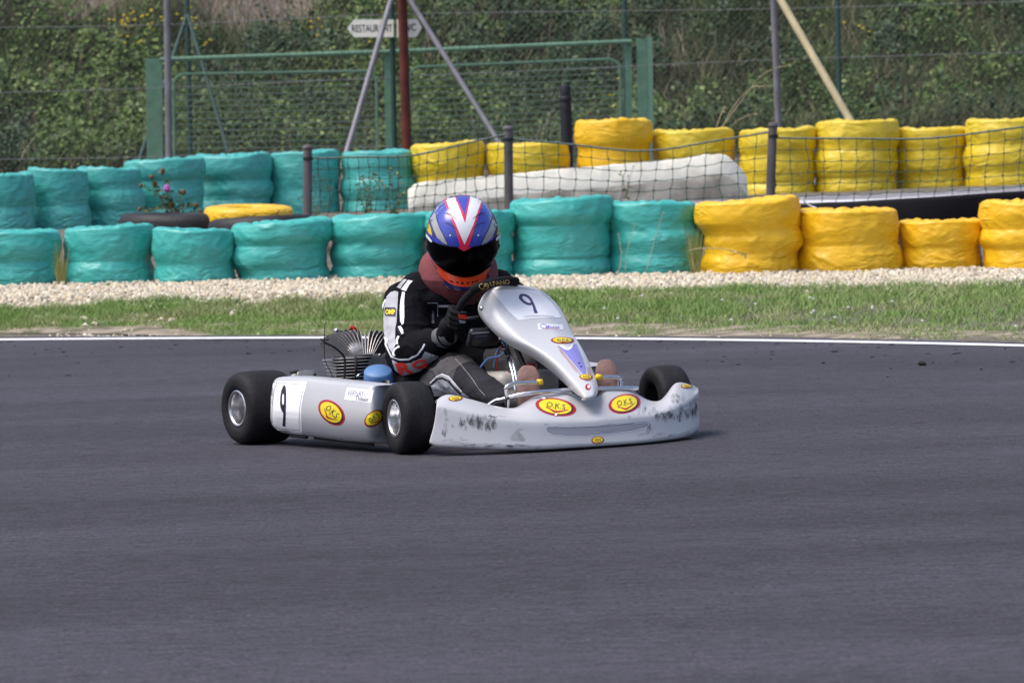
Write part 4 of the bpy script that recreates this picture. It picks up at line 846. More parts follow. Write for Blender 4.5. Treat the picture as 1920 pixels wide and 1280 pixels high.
pp = Z3([(474, 492), (484, 486), (600, 489), (748, 491), (741, 540), (722, 600), (708, 680), (704, 760), (708, 850), (714, 914), (650, 906), (520, 888), (474, 868), (452, 846), (446, 800), (450, 700), (458, 600)])
inn = Z3([(510, 500), (728, 516), (706, 620), (693, 700), (688, 800), (690, 878), (560, 868), (486, 860), (470, 835), (472, 700), (488, 560), (510, 500)])
n9 = Z3([(572, 520), (560, 530), (548, 560), (540, 600), (536, 660), (541, 700), (550, 725), (562, 738), (562, 760), (559, 800), (556, 846), (577, 850), (580, 780), (582, 720), (585, 640), (585, 580), (582, 540), (578, 525)])
n9h = Z3([(565, 588), (558, 592), (554, 620), (554, 660), (560, 678), (568, 672), (570, 640), (570, 605)])
decal('number_plate', rpod, t_pod, [([pp], s_white), (line2(inn, .7), s_pur), ([n9], s_ink), ([n9h], s_white)], 4, .0008, .0005)
decal('name_label', rpod, t_pod, [([Z3([(1070, 537), (1176, 548), (1285, 560), (1262, 662), (1150, 646), (1048, 634)])], s_white), (text2('VERNAY', *Z3([(1080, 558), (1210, 566), (1072, 604)]), bold=-.004), s_pur), (text2('Thibaut', *Z3([(1142, 606), (1245, 618), (1138, 640)])), s_ink)], 4, .0008, .0004)
decal('pod_sticker', rpod, t_pod, oks((622, 773), 29, 19, 42), 4); decal('pod_sticker', rpod, t_pod, oks((701.5, 784), 20.5, 13.5, -36), 4)
scr = []
scrape(532, 808, 26, 2.5, 16, 6, False); scrape(600, 822, 60, 1.5, 8, 8, False); tag(decal('scrape_marks', rpod, t_pod, [(scr, m_scr)], 4, .0014, 0), kind='stuff')
mb = MB(); mb.add(*tube([KY(545, 815, -.60), KY(575, 818.5, -.60)], .008, 8)); mb.add(*tube([KY(590, 820, -.58), KY(700, 833, -.58)], .006, 8)); K(mb, 'pod_bracket', m_blkm, rpod)

# --- wheels
def wheel(c, R_, w, steer, name, side):
    Mw = Matrix.Translation(c) @ Matrix.Rotation(math.radians(steer), 4, 'Z'); I3 = Mw
    ri = .066; mb = MB(); h = w/2
    prof = [(ri, -h*.84), (ri + .006, -h*.93), (ri + .02, -h*.985), (R_*.78, -h*1.0), (R_*.90, -h*.94), (R_*.965, -h*.80), (R_*.99, -h*.6), (R_, -h*.3), (R_*1.002, 0), (R_, h*.3), (R_*.99, h*.6), (R_*.965, h*.80), (R_*.90, h*.94), (R_*.78, h), (ri + .02, h*.985), (ri + .006, h*.93), (ri, h*.84), (ri - .003, 0), (ri, -h*.84)]
    mb.add(*[[I3 @ Vector(p) for p in q] if k == 0 else q for k, q in enumerate(lathe(prof, 72, 'Y'))]); wh = K(mb, name, m_slick); wh.name = name
    mb = MB(); s = side
    rp = [(ri + .003, s*h*.93), (ri - .001, s*h*.96), (ri - .007, s*h*.93), (ri - .009, s*h*.84), (ri - .012, s*h*.5), (ri - .013, s*h*.15), (.030, s*h*.05), (.026, s*h*.10), (.010, s*h*.12), (.0005, s*h*.12)]
    v, f = lathe(rp, 56, 'Y'); mb.add([I3 @ p for p in v], f); rim = K(mb, 'rim', m_alu, wh)
    mb = MB(); v, f = lathe([(.024, s*h*.08), (.024, s*h*.30), (.018, s*h*.42), (.0005, s*h*.42)], 24, 'Y'); mb.add([I3 @ p for p in v], f)
    for k in range(3):
        a = k*2.094 + .5; v, f = lathe([(.006, s*h*.1), (.006, s*h*.32), (.0005, s*h*.32)], 8, 'Y', c=(.040*math.cos(a), 0, .040*math.sin(a))); mb.add([I3 @ p for p in v], f)
    K(mb, 'hub', m_cast, rim); 
    mb = MB(); v, f = tube([(.058*math.cos(1.1), s*h*.6, .058*math.sin(1.1)), (.050*math.cos(1.1), s*h*.9, .050*math.sin(1.1))], .003, 6); mb.add([I3 @ Vector(p) for p in v], f); K(mb, 'valve', m_blk, rim)
    return wh
STEER = -9
pR = KX(742, 784, 1.04)
wheel(Vector((1.038, -.543, .129)), .1295, .126, STEER, 'front_wheel', -1)
wheel(Vector((1.040, .545, .129)), .1295, .126, STEER, 'front_wheel', 1)
wheel(Vector((-.004, -.590, .136)), .1375, .205, 0, 'rear_wheel', -1); wheel(Vector((0, .595, .138)), .1395, .215, 0, 'rear_wheel', 1)

# --- chassis
m_frame = mat('frame_tube', (.30, .30, .33), .35, metal=.8)
mb = MB()
for y in (-.30, .30): mb.add(*tube(smoothpath([(-.02, y, .075), (.3, y*1.0, .05), (.7, y*.9, .05), (1.0, y*.75, .05), (1.28, y*.7, .05)], 5), .015, 10))
for x in (.0, .45, 1.0, 1.27): mb.add(*tube([(x, -.30 if x < .9 else -.22, .06), (x, .30 if x < .9 else .22, .06)], .013, 10))
for s in (-1, 1): mb.add(*tube([(1.0, s*.22, .06), (1.04, s*.46, .11)], .012, 8)); mb.add(*tube([(1.04, s*.46, .075), (1.04, s*.47, .125)], .014, 10))
K(mb, 'chassis_frame', m_frame)
mb = MB(); mb.add(*box(.72, 0, .040, 1.12, .52, .004)); K(mb, 'floor_tray', m_floor)
mb = MB(); mb.add(*tube([(0, -.50, .138), (0, .50, .138)], .020, 16)); K(mb, 'rear_axle', m_frame)
mb = MB(); mb.add(*lathe([(.02, -.006), (.085, -.006), (.09, -.004), (.09, .004), (.085, .006), (.02, .006)], 40, 'Y', c=(0, -.22, .138))); K(mb, 'sprocket', m_cast)
mb = MB(); mb.add(*tube(smoothpath([(-.02, -.44, .09), (-.17, -.42, .10), (-.19, -.30, .11), (-.19, .30, .11), (-.17, .42, .10), (-.02, .44, .09)], 6), .011, 8)); mb.add(*tube(smoothpath([(-.05, -.35, .20), (-.18, -.33, .20), (-.19, .33, .20), (-.05, .35, .20)], 6), .010, 8)); K(mb, 'rear_bumper', m_chrome)
# front hoop, pedals and steering column in bright tube
mb = MB(); W = [KX(*p, x) for p, x in ((Z5([(300, 1262)])[0], 1.14), (Z5([(390, 1228)])[0], 1.17), (Z5([(480, 1202)])[0], 1.20), (Z5([(600, 1175)])[0], 1.23), (Z5([(720, 1158)])[0], 1.25), (Z5([(880, 1148)])[0], 1.255))]
W += [Vector((1.25, .10, W[-1].z)), Vector((1.24, .28, W[-1].z - .01)), Vector((1.14, .36, W[-1].z - .03)), Vector((1.05, .36, .07))]
W = [Vector((1.05, -.36, .07))] + W
mb.add(*tube(smoothpath(W, 6), .0085, 12)); K(mb, 'front_hoop', m_chrome)
def pedal(P_, tip, name):
    mb = MB(); mb.add(*tube(smoothpath(P_, 6), .0075, 12)); o = K(mb, name, m_chrome); mb = MB(); a, b = P_[-1], tip; mb.add(*tube([a, b], .0105, 14)); K(mb, 'rubber_tip', m_ywt, o); return o
P_ = [KX(*Z5([q])[0], x) for q, x in (((455, 1240), 1.20), ((440, 1195), 1.22), ((432, 1140), 1.235), ((448, 1105), 1.24), ((490, 1082), 1.24), ((560, 1074), 1.24), ((728, 1065), 1.24))]
pedal([Vector((P_[0].x - .02, P_[0].y + .0, .05))] + P_, KX(*Z5([(768, 1061)])[0], 1.24), 'pedal')
P_ = [KX(*Z5([q])[0], x) for q, x in (((1500, 1085), 1.215), ((1493, 1045), 1.23), ((1470, 1022), 1.24), ((1420, 1016), 1.24), ((1318, 1020), 1.24))]
pedal([Vector((P_[0].x - .02, P_[0].y, .06))] + P_, KX(*Z5([(1272, 1015)])[0], 1.24), 'pedal')
mb = MB()
for d in (0, 1):
    a = KX(*Z5([(408 + 28*d, 722)])[0], .90); b = KX(*Z5([(470 + 30*d, 880)])[0], 1.00); c_ = KX(*Z5([(505 + 24*d, 1010)])[0], 1.07); mb.add(*tube([a, b, c_, Vector((c_.x + .05, c_.y, .05))], .0065, 10))
col = K(mb, 'nose_support', m_chrome); 
for q in ((425, 762), (450, 830), (490, 965)): mb = MB(); a = KX(*Z5([q])[0], .96 + (q[1] - 760)*.0004); mb.add(*ball(a + Vector((.0, 0, 0)), .012, 5, (1, 1.2, .4))); K(mb, 'cable_tie', m_blk, col)
mb = MB(); mb.add(*tube([KX(925, 595, .80), (.92, -.02, .36), (1.10, 0, .07)], .010, 10)); K(mb, 'steering_column', m_blk)
mb = MB(); mb.add(*tube(smoothpath([KX(941, 640, .88), KX(948, 655, .90), KX(935, 668, .88), KX(915, 672, .86), KX(900, 690, .84)], 5), .004, 6)); mb.add(*tube(smoothpath([KX(938, 650, .86), KX(930, 664, .87), KX(925, 690, .86)], 5), .0035, 6)); K(mb, 'brake_cable', m_blue)
mb = MB(); mb.add(*tube(smoothpath([KX(944, 645, .87), KX(934, 660, .86), KX(931, 695, .86)], 5), .0035, 6)); K(mb, 'throttle_cable', m_redp)
mb = MB(); mb.add(*box(.90, -.005, .165, .20, .26, .20, .03)); tk_ = K(mb, 'fuel_tank', m_tankw, sharp=60); mb = MB(); mb.add(*lathe([(.03, 0), (.03, .02), (.001, .022)], 20, c=(.88, .06, .265))); K(mb, 'tank_cap', m_redp, tk_)
# steering wheel
SWc = KX(926, 592, .80); u_ = Vector((.12, .99, 0)).normalized(); v_ = Vector((.42, -.05, .90)).normalized(); v_ = (v_ - u_*v_.dot(u_)).normalized()
def sw(a, r=.150): return SWc + u_*math.cos(a)*r + v_*math.sin(a)*r*(.93 if math.sin(a) > 0 else .8)
ring = [sw(2*math.pi*k/64) for k in range(65)]; mb = MB(); v, f = tube(ring, .0145, 12, False); mb.add(v, f); m_pad = mat('wheel_grip', (.0055, .0055, .007), .85, spec=.2); stw = K(mb, 'steering_wheel', m_pad)
mb = MB()
for a in (-.1, math.pi + .1, -math.pi/2): mb.add(*tube([SWc, sw(a)], .009, 8))
mb.add(*ellip(SWc, .035, .05, .05)); K(mb, 'spoke', m_blk, stw)
# lap-timer pad across the top of the wheel
pts_ = [KX(*Z5([q])[0], x) for q, x in (((120, 225), .86), ((190, 188), .885), ((260, 162), .895), ((330, 145), .90), ((400, 134), .90), ((470, 130), .90), ((540, 140), .89))]
mb = MB(); mb.add(*tube(smoothpath(pts_, 5), [.012] + [.0175]*29 + [.012], 14)); pad = K(mb, 'wheel_pad', m_pad, stw); t_pad = bvh(pad); m_gold = mat('gold_lettering', (.42, .30, .10), .5)
decal('pad_lettering', pad, t_pad, [(text2('LFANO', *Z5([(283, 140), (462, 118), (296, 178)]), bold=.012), m_gold), (text2('A', *Z5([(218, 160), (268, 150), (226, 196)]), bold=.02), m_gold), (line2(Z5([(236, 205), (212, 205), (192, 190), (190, 172), (205, 160), (222, 158)]), 1.3) + line2(Z5([(250, 203), (275, 192), (278, 170), (262, 156), (246, 155)]), 1.3), m_gold)], 4, .001, .0003)
m_sgl = mat('grey_digits', (.30, .30, .33), .5)
# small display under the wheel
mb = MB(); mb.add(*box(0, 0, 0, .03, .13, .075, .012)); bx = K(mb, 'lap_timer', m_blk, sharp=50); c_ = KX(906, 632, .84)
for q in bx.data.vertices: q.co = Matrix.Rotation(.5, 3, 'Y') @ q.co + c_
tb = bvh(bx); decal('timer_glass', bx, tb, [([Z5([(125, 600), (285, 592), (288, 668), (128, 676)])], s_ink), ([Z5([(120, 606), (270, 596), (285, 603), (270, 610), (120, 620)])], m_alu), (line2(Z5([(150, 640), (262, 634)]), .8), m_sgl)], 3, .002, .0004)

# --- seat
rows = []
for j in range(17):
    t = j/16; x = lerp(.50, .14, min(1, t/.45)) if t < .45 else lerp(.14, .04, (t - .45)/.55); z = .07 + (.02*(1 - t/.45)**2 if t < .45 else ((t - .45)/.55)**1.2*.26); w = .17 + .02*t; lip = .10 + .04*math.sin(t*math.pi)
    rows.append([Vector((x + (.04*abs(u)**3 if t > .45 else 0), w*1.05*math.sin(u*math.pi/2)*1.0, z + (lip*abs(u)**4 if t < .6 else 0))) for u in [k/8 - 1 for k in range(17)]])
mb = MB(); mb.add(*grid(rows)); st = K(mb, 'seat', mat('seat_shell', (.10, .10, .105), .4)); md = st.modifiers.new('s', 'SOLIDIFY'); md.thickness = .006; bake(st)

# --- engine with finned barrel and sunburst head
m_finshade = mat('fin_face_shaded', (.11, .105, .11), .55, metal=.4, var=.25, vs=25)  # shade between head blades put into their darker faces; edges stay bright
E0 = KX(661, 716, .20); Et = KX(661, 668, .20); ax = (Et - E0).normalized(); ax = (ax + Vector((-.04, -.05, 0))).normalized(); eu = Vector((.857, -.515, 0)); eu = (eu - ax*eu.dot(ax)).normalized(); ev = ax.cross(eu)   # eu: towards the near side
mb = MB(); mb.add(*tube([E0 + ax*-.09, E0 + ax*-.02], .075, 24)); mb.add(*box(.22, -.30, .12, .20, .17, .14, .02)); eng = K(mb, 'engine', m_cast, sharp=50)
nf_ = 9; hgt = (Et - E0).length
for k in range(nf_):
    t = k/(nf_ - 1); c_ = E0 + ax*(t*hgt - .004) + ev*.012; a = lerp(.074, .084, min(1, t*1.5)); b = lerp(.074, .088, min(1, t*1.5)); rows = []
    o2 = lerp(.0, .004, t)
    for hz, sc_ in ((-.0014, .35), (-.0016, .97), (-.0010, 1.0), (.0010, 1.0), (.0016, .97), (.0014, .35)):
        rows.append([c_ + ax*hz + (eu*math.copysign(abs(math.cos(th))**.75, math.cos(th))*b + ev*math.copysign(abs(math.sin(th))**.75, math.sin(th))*a)*sc_ for th in [2*math.pi*i/48 for i in range(48)]])
    mb = MB(); mb.add(*grid(rows, True)); K(mb, 'barrel_fin', m_fin, eng)
mb = MB(); mb.add(*tube([E0, Et + ax*.01], .060, 24)); mb.add(*tube([E0 + eu*.092 + ev*.015, Et + eu*.092 + ev*.015], .0045, 8)); K(mb, 'barrel', m_blkm, eng)
# sunburst head: thin upright blades fanning out from the near foot, arched like a dome
hc = Et + ax*.006; mb = MB(); mb.add(*[(lambda v, f: (v, f))(*ellip(hc + ax*.004, .075, .075, .05))][0]); K(mb, 'cylinder_head', m_cast, eng)
for k in range(15):
    t = k/14; a0 = lerp(-1.32, .75, t)              # direction of the blade away from its foot
    d = (ev*math.sin(a0)*1.0 - eu*math.cos(a0)).normalized(); foot = hc + eu*lerp(.082, .070, t) + ev*lerp(.0, .080, t) ; Lb = .118 + .035*math.sin(t*math.pi); hb = .074 + .020*math.sin(t*math.pi); nrm = ax.cross(d).normalized()*.0013
    prof = [(0, 0), (.010, .008), (.030, hb*.42), (.048, hb*.66), (.068, hb*.86), (Lb*.72, hb), (Lb*.92, hb*.92), (Lb, hb*.7), (Lb*1.0, 0)]
    P1 = [foot + d*x + ax*z + nrm for x, z in prof]; P2 = [foot + d*x + ax*z - nrm for x, z in prof]; n = len(prof); mb = MB()
    mb.add(P1 + P2, [tuple(range(n)), tuple(range(n, 2*n))[::-1]] + [(i, i + n, (i + 1) % n + n, (i + 1) % n) for i in range(n)]); mb.m = [1, 1] + [0]*n; K(mb, 'head_fin', [m_fin, m_finshade], eng, smooth=False)
# plug cap, lead, head nut, carburettor bits
pc = KX(*Z7([(780, 215)])[0], .16); mb = MB(); mb.add(*tube(smoothpath([pc + ax*-.03, pc + ax*.006, pc + ax*.016 - ev*.004, pc + ax*.020 - ev*.016], 4), .0095, 12)); cap = K(mb, 'spark_plug_cap', m_redp, eng)
mb = MB(); mb.add(*tube(smoothpath([pc + ax*.019 - ev*.014, KX(*Z7([(700, 160)])[0], .15), KX(*Z7([(600, 190)])[0], .12), KX(*Z7([(520, 280)])[0], .08), Vector((.06, -.25, .2))], 6), .0035, 8)); K(mb, 'plug_lead', m_blk, cap)
q = KX(*Z7([(465, 185)])[0], .12); mb = MB(); mb.add(*tube([q - ev*.012 - ax*.03, q - ax*.004], .008, 12)); mb.add(*ball(q, .011, 6)); K(mb, 'head_bolt', m_alu, eng); mb = MB(); mb.add(*ball(q + eu*.009 + ev*.004, .0052, 5)); K(mb, 'bolt_hole', m_blk, eng)
mb = MB(); mb.add(*tube(smoothpath([KX(*Z7([q])[0], .26) for q in ((190, 320), (250, 350), (330, 330))], 4), .003, 6)); mb.add(*tube(smoothpath([KX(*Z7([q])[0], .30) for q in ((230, 370), (400, 450), (520, 540), (590, 620), (610, 720), (605, 900), (600, 1060))], 5), .0042, 6)); mb.add(*tube(smoothpath([KX(*Z7([q])[0], .26) for q in ((290, 30), (265, 120), (258, 400), (262, 640), (300, 760), (370, 900), (420, 1020))], 5), .0015, 5)); mb.add(*ball(KX(*Z7([(288, 50)])[0], .26), .0035, 4)); K(mb, 'engine_cable', m_blk, eng)
mb = MB(); mb.add(*tube([KX(*Z7([(1190, 610)])[0], .30), KX(*Z7([(1300, 530)])[0], .27)], .0042, 8)); K(mb, 'clamp', m_alu, eng); mb = MB(); mb.add(*tube([KX(*Z7([(810, 970)])[0], .36), KX(*Z7([(860, 930)])[0], .36), KX(*Z7([(945, 890)])[0], .34)], .004, 8)); K(mb, 'clamp', m_alu, eng)
for k in range(5):
    a = KX(*Z7([(235 + k*22, 680 + k*60)])[0], .12); mb = MB(); mb.add(*box(a.x + .05, a.y + .03, a.z, .08, .08, .003, 0)); K(mb, 'barrel_fin', m_fin, eng, smooth=False)
# blue intake silencer
def tilted(vf, c):
    v, f = vf; Rt = Matrix.Rotation(math.radians(24), 3, Vector((.515, .857, 0))); c = Vector(c); return [c + Rt @ (p - c) for p in v], f
Bc = KX(709, 712, .48); mb = MB()
mb.add(*tilted(lathe([(.001, -.13), (.060, -.13), (.055, -.03), (.0525, .006), (.049, .011), (.001, .012)], 40, c=KX(709, 699, .47)), KX(709, 699, .47))); mb.add(*lathe([(.001, -.14), (.062, -.14), (.050, -.022), (.044, -.014), (.001, -.013)], 36, c=KX(722, 712, .52) + Vector((0, .03, 0))))
air = K(mb, 'intake_silencer', m_blue, sharp=60)
q = KX(*Z7([(1310, 1085)])[0], .56); mb = MB(); mb.add(*tilted(lathe([(.018, -.05), (.019, 0), (.0205, .004), (.016, .005), (.014, -.03), (.001, -.03)], 28, c=q), q)); K(mb, 'intake_tube', m_blk, air)
# axle bearing casting by the rear wheel
def cast(pts, x, th, name, m, parent=None):
    P1 = [KX(*q, x) for q in pts]; n = len(pts); P2 = [p + Vector((-th, .0, -th*.25)) for p in P1]; mb = MB(); mb.add(P1 + P2, [tuple(range(n)), tuple(range(n, 2*n))[::-1]] + [(i, i + n, (i + 1) % n + n, (i + 1) % n) for i in range(n)]); return K(mb, name, m, parent, smooth=False)
br = cast(Z3([(685, 408), (735, 396), (800, 398), (825, 430), (880, 466), (905, 520), (740, 500), (700, 470), (680, 438)]), .12, .06, 'engine_mount', mat('mount_casting', (.50, .49, .48), .55, var=.15, vs=20))
mb = MB(); mb.add(*tube([KX(*Z3([(620, 420)])[0], .10), KX(*Z3([(680, 410)])[0], .10)], .006, 8)); mb.add(*ball(KX(*Z3([(812, 434)])[0], .125), .006, 5)); K(mb, 'mount_bolt', m_blkm, br)
mb = MB(); a, b = KX(*Z3([(885, 470)])[0], .18), KX(*Z3([(950, 463)])[0], .18); mb.add(*tube([a, b], .006, 8)); K(mb, 'mount_stud', m_alu, br)
# ------------------------------------------------------------------ driver
m_suit = mat('black_suit', (.0055, .0055, .008), .9, bump=.4, bs=45, var=.3, vs=8, spec=.15); m_trou = mat('charcoal_trousers', (.026, .025, .031), .9, spec=.2, var=.35, vs=7, bump=.5, bs=40); m_knee = mat('grey_knee_cloth', (.085, .08, .085), .9, spec=.2, var=.2, vs=9, bump=.4, bs=45)
m_sg = mat('suit_grey_panel', (.46, .46, .50), .8, var=.2, vs=12, bump=.4, bs=60); m_sw = mat('suit_white_piping', (.78, .78, .82), .8); m_sn = mat('suit_navy_piping', (.008, .009, .025), .85); m_sr = mat('suit_red_letters', (.88, .045, .018), .7)
def cap_(mb, p, q, a, b): mb.add(*capsule(p, q, a, b))
ShR = KX(757, 563, .36); ShL = Vector((.42, .205, .545)); ElR = KX(765, 664, .49); WrR = KX(832, 632, .66); ElL = Vector((.60, .345, .33)); WrL = Vector((.73, .165, .45))
HipR, HipL = Vector((.30, -.105, .155)), Vector((.30, .105, .155)); KnR = KX(853, 700, .70); KnL = Vector((.74, .20, .285)); AnR = KX(945, 752, 1.06); AnL = Vector((1.08, .20, .11))
mb = MB()
mb.add(*ellip((.27, 0, .17), .15, .185, .13)); mb.add(*ellip((.30, .0, .30), .12, .165, .16)); mb.add(*ellip((.345, .005, .42), .125, .185, .14)); mb.add(*ellip((.40, .01, .52), .09, .15, .075))
cap_(mb, (.38, .01, .50), (.46, .015, .62), .075, .055)
cap_(mb, ShR + Vector((0, .005, -.01)), ElR, .084, .086); cap_(mb, ElR, ElR.lerp(WrR, .55), .084, .058); cap_(mb, ElR.lerp(WrR, .55), WrR, .052, .036)
cap_(mb, ShL, ElL, .078, .062); cap_(mb, ElL, WrL, .062, .038)
mb.add(*ellip((.37, -.09, .53), .075, .10, .06)); mb.add(*ellip(KX(788, 546, .36), .085, .085, .075)); mb.add(*ellip((.41, .12, .55), .075, .10, .06))
cap_(mb, (.36, .06, .30), (.60, .15, .285), .085, .075)
for h_, k_, a_ in ((HipR, KnR, AnR), (HipL, KnL, AnL)): cap_(mb, h_, k_, .095, .076); cap_(mb, k_, k_.lerp(a_, .35), .074, .068); cap_(mb, k_.lerp(a_, .35), a_, .066, .048)
def folds(co, n_):
    armd = max(0, 1 - (co - ElR).length/.20); kn = max(0, 1 - min((co - KnR).length, (co - KnL).length)/.2)
    w = noise.noise(Vector((co.x*9, co.y*7, co.z*13))); w2 = noise.noise(Vector((co.x*20 + co.z*9, co.y*16, co.z*24 - co.x*8)))
    r_ = max(0, 1 - abs(noise.noise(Vector((co.x*11 - co.z*6, co.y*10, co.z*18 + co.x*5))))*3)**2
    return .006*w + .0025*w2 + r_*(.003 + .005*armd + .004*kn)
def which(c): 
    if (c - ElR.lerp(WrR, max(0, min(1, (c - ElR).dot(WrR - ElR)/(WrR - ElR).length_squared)))).length < .10: return 0
    if c.x > .56 and c.z < .37 and (c.x > .75 or c.z < .345) and abs(c.y) < .34:
        return 2 if (c.x < .80 and c.z > .215) else 1
    if c.z < .22 and c.x > .38: return 1
    return 0
body = fuse(mb, 'person', [m_suit, m_trou, m_knee], None, .0060, 4, folds, matfn=which); body.matrix_world = KM; tag(body, 'go-kart driver in black and grey racing suit, hunched over the steering wheel', 'person')
t_body = bvh(body)
w_st = Z2([(316, 203), (338, 210), (333, 300), (335, 400), (330, 455), (314, 468), (302, 440), (298, 350), (304, 270)])
panel = Z2([(196, 240), (228, 205), (262, 196), (285, 205), (283, 280), (278, 370), (275, 440), (262, 500), (262, 570), (268, 620), (255, 650), (240, 690), (215, 650), (190, 590), (174, 520), (172, 420), (178, 320)])
edge_w = Z2([(190, 262), (172, 300), (157, 370), (150, 440), (158, 520), (180, 600), (212, 672), (238, 722), (290, 742), (370, 738), (440, 700), (480, 650), (496, 618)])
decal('sleeve_panel', body, t_body, [([panel], m_sg), (line2(edge_w, 3.0), m_sw), ([w_st], m_sw), ([Z2([(272, 480), (288, 470), (325, 520), (330, 545), (306, 560), (275, 505)])], m_sn), ([Z2([(285, 480), (305, 472), (325, 510), (328, 540), (312, 545)])], m_sw), (line2(Z2([(290, 560), (278, 590), (280, 625)]), 4), m_sw),
    (line2(Z2([(300, 640), (265, 660), (252, 690), (258, 712)]), 4), m_sw), ([Z2([(245, 740), (300, 772), (380, 762), (470, 720), (500, 672), (575, 700), (600, 712), (560, 755), (530, 790), (440, 830), (320, 862), (262, 820)])], m_sg), (line2(Z2([(240, 728), (300, 752), (375, 748), (455, 706), (492, 658)]), 2.4), m_sn)], 3, .0032, .0005)
decal('sleeve_letters', body, t_body, [(text2('R', *Z2([(268, 768), (378, 752), (300, 852)]), bold=.05), m_sr), (text2('G', *Z2([(386, 750), (502, 722), (406, 812)]), bold=.05), m_sr)], 3, .0095, .0003)
decal('sleeve_badge', body, t_body, [([Z2([(190, 326), (268, 332), (272, 340), (268, 398), (262, 402), (188, 390), (184, 384), (185, 332)])], s_ink), (text2('OMP', *Z2([(192, 342), (266, 345), (191, 384)]), bold=.05), s_yel)], 3, .0052, .0005)
decal('shoulder_stripe', body, t_body, [([Z2([(275, 168), (300, 135), (332, 104), (356, 106), (320, 150), (302, 180)])], m_sg), ([Z2([(306, 186), (330, 155), (366, 110), (404, 116), (372, 150), (345, 200)])], m_sw)], 3, .003, .0005)
decal('chest_lettering', body, t_body, [(line2(Z2([(520, 290), (600, 290), (600, 400)]), .8), m_sg), ([Z2([(606, 306), (735, 306), (735, 322), (606, 322)])], m_sg), (line2([Z2([(562 + 9*math.cos(k*.7), 442 + 9*math.sin(k*.7))])[0] for k in range(10)], .8) + sum([line2(Z2([(554, 355 + 16*k), (572, 358 + 16*k), (556, 364 + 16*k)]), .6) for k in range(5)], []), m_sg)], 4, .0016, .0003)
decal('leg_stripe', body, t_body, [([Z2([(545, 935), (598, 880), (640, 862), (690, 880), (740, 930), (775, 985), (860, 1040), (760, 1030), (640, 1035), (575, 1030)])], m_sg), (line2(Z2([(548, 945), (604, 896), (640, 888), (690, 912), (735, 962), (790, 1015)]), 4), m_sn), (line2(Z2([(545, 930), (598, 876), (640, 858), (695, 880), (748, 938), (800, 1000)]), 2), m_sw)], 3, .003, .0005)
decal('leg_seam', body, t_body, [(line2(Z2([(740, 735), (800, 800), (880, 900), (930, 975), (980, 1030)]), .5), m_sg)], 4, .0016, .0003)
# shoes, soles towards the camera
m_shoe = mat('shoe_leather', (.07, .06, .06), .6); m_sole = mat('pinkish_brown_sole', (.25, .145, .125), .75, var=.2, vs=25, bump=.3, bs=70); m_sock = mat('shoe_upper_cream', (.45, .40, .30), .7)
def shoe(toe, heel, w, an):
    up_ = (toe - heel).normalized(); n_ = Vector((.86, -.40, .12)); n_ = (n_ - up_*n_.dot(up_)).normalized(); sd_ = n_.cross(up_); L = (toe - heel).length
    mb = MB(); cap_(mb, heel + up_*.03 - n_*.052, heel + up_*L*.6 - n_*.055, .034, .038); cap_(mb, heel + up_*L*.6 - n_*.055, toe - up_*.04 - n_*.045, .036, .024); cap_(mb, heel + up_*.05 - n_*.07, an, .038, .045)
    sh = fuse(mb, 'shoe', [m_shoe], body, .006, 4); out = []
    for k in range(40):
        t = 2*math.pi*k/40; y = -math.cos(t); hw = w*(.80 if y < -.3 else lerp(.80, 1.0, min(1, (y + .3)/.8)))*abs(math.sin(t))**.62*(1 - .05*y); out.append((math.copysign(hw, math.sin(t)), L/2*(1 + y)))
    rows = []
    for d_, s_ in ((-.012, .94), (-.010, 1), (0, 1), (.002, .96), (.002, .5), (.002, .02)): rows.append([heel + up_*(L/2 + (y - L/2)*s_) + sd_*x*s_ + n_*(d_ - .012*((y/L - .5)*2*s_)**2) for x, y in out])
    mb = MB(); mb.add(*grid(rows, True)); mb.build('sole', m_sole, sh); return sh
shoe(KX(991, 684, 1.19), KX(990, 772, 1.21), .046, AnR); shoe(KX(1136, 673, 1.19), KX(1140, 760, 1.21), .044, AnL)

# gloves gripping the wheel: palm, four bent fingers of unequal length, thumb along the rim
m_glove = mat('black_glove', (.007, .007, .009), .8, spec=.2, bump=.4, bs=60); m_cuff = mat('grey_glove_strap', (.10, .10, .11), .7, bump=.3, bs=50)
def glove(wr, a_rim, s, name, curl=1):
    C_ = sw(a_rim); tan = (sw(a_rim + .05) - sw(a_rim - .05)).normalized(); nW = u_.cross(v_).normalized()
    if nW.dot(wr - C_) < 0: nW = -nW                      # towards the driver
    outw = (C_ - SWc).normalized(); C_ = C_ - outw*.006; pc_ = C_ + nW*.028 + outw*.012; mb = MB()
    cap_(mb, wr, wr.lerp(pc_, .5), .032, .034); 
    for k in (-1.3, -.4, .4, 1.3): cap_(mb, wr.lerp(pc_, .45) + tan*k*.012, pc_ + tan*k*.019, .019, .016)
    for k, ln in zip((-1.5, -.5, .5, 1.5), (.88, 1.0, .96, .80)):     # index uppermost
        b0 = pc_ + tan*k*.0195 + outw*.010; b1 = C_ + outw*.030*ln + tan*k*.0195 - nW*.004; b2 = C_ + outw*.008 - nW*.028*ln + tan*k*.019; b3 = C_ - outw*.018*ln - nW*.022 + tan*k*.0185
        cap_(mb, b0, b1, .0115, .0105); cap_(mb, b1, b2, .0105, .0098); cap_(mb, b2, b3, .0098, .0088)
    th0 = wr.lerp(pc_, .55) - outw*.012 + tan*s*.022; th1 = C_ + nW*.022 - outw*.020 + tan*s*.030; th2 = C_ - outw*.020 + nW*.002 + tan*s*.048
    cap_(mb, th0, th1, .0150, .0120); cap_(mb, th1, th2, .0120, .0095)
    return fuse(mb, name, [m_glove], body, .0030, 2)
gR = glove(WrR, math.pi + .02, 1, 'glove'); gL = glove(WrL, .10, 1, 'glove')
d = (WrR - ElR).normalized()
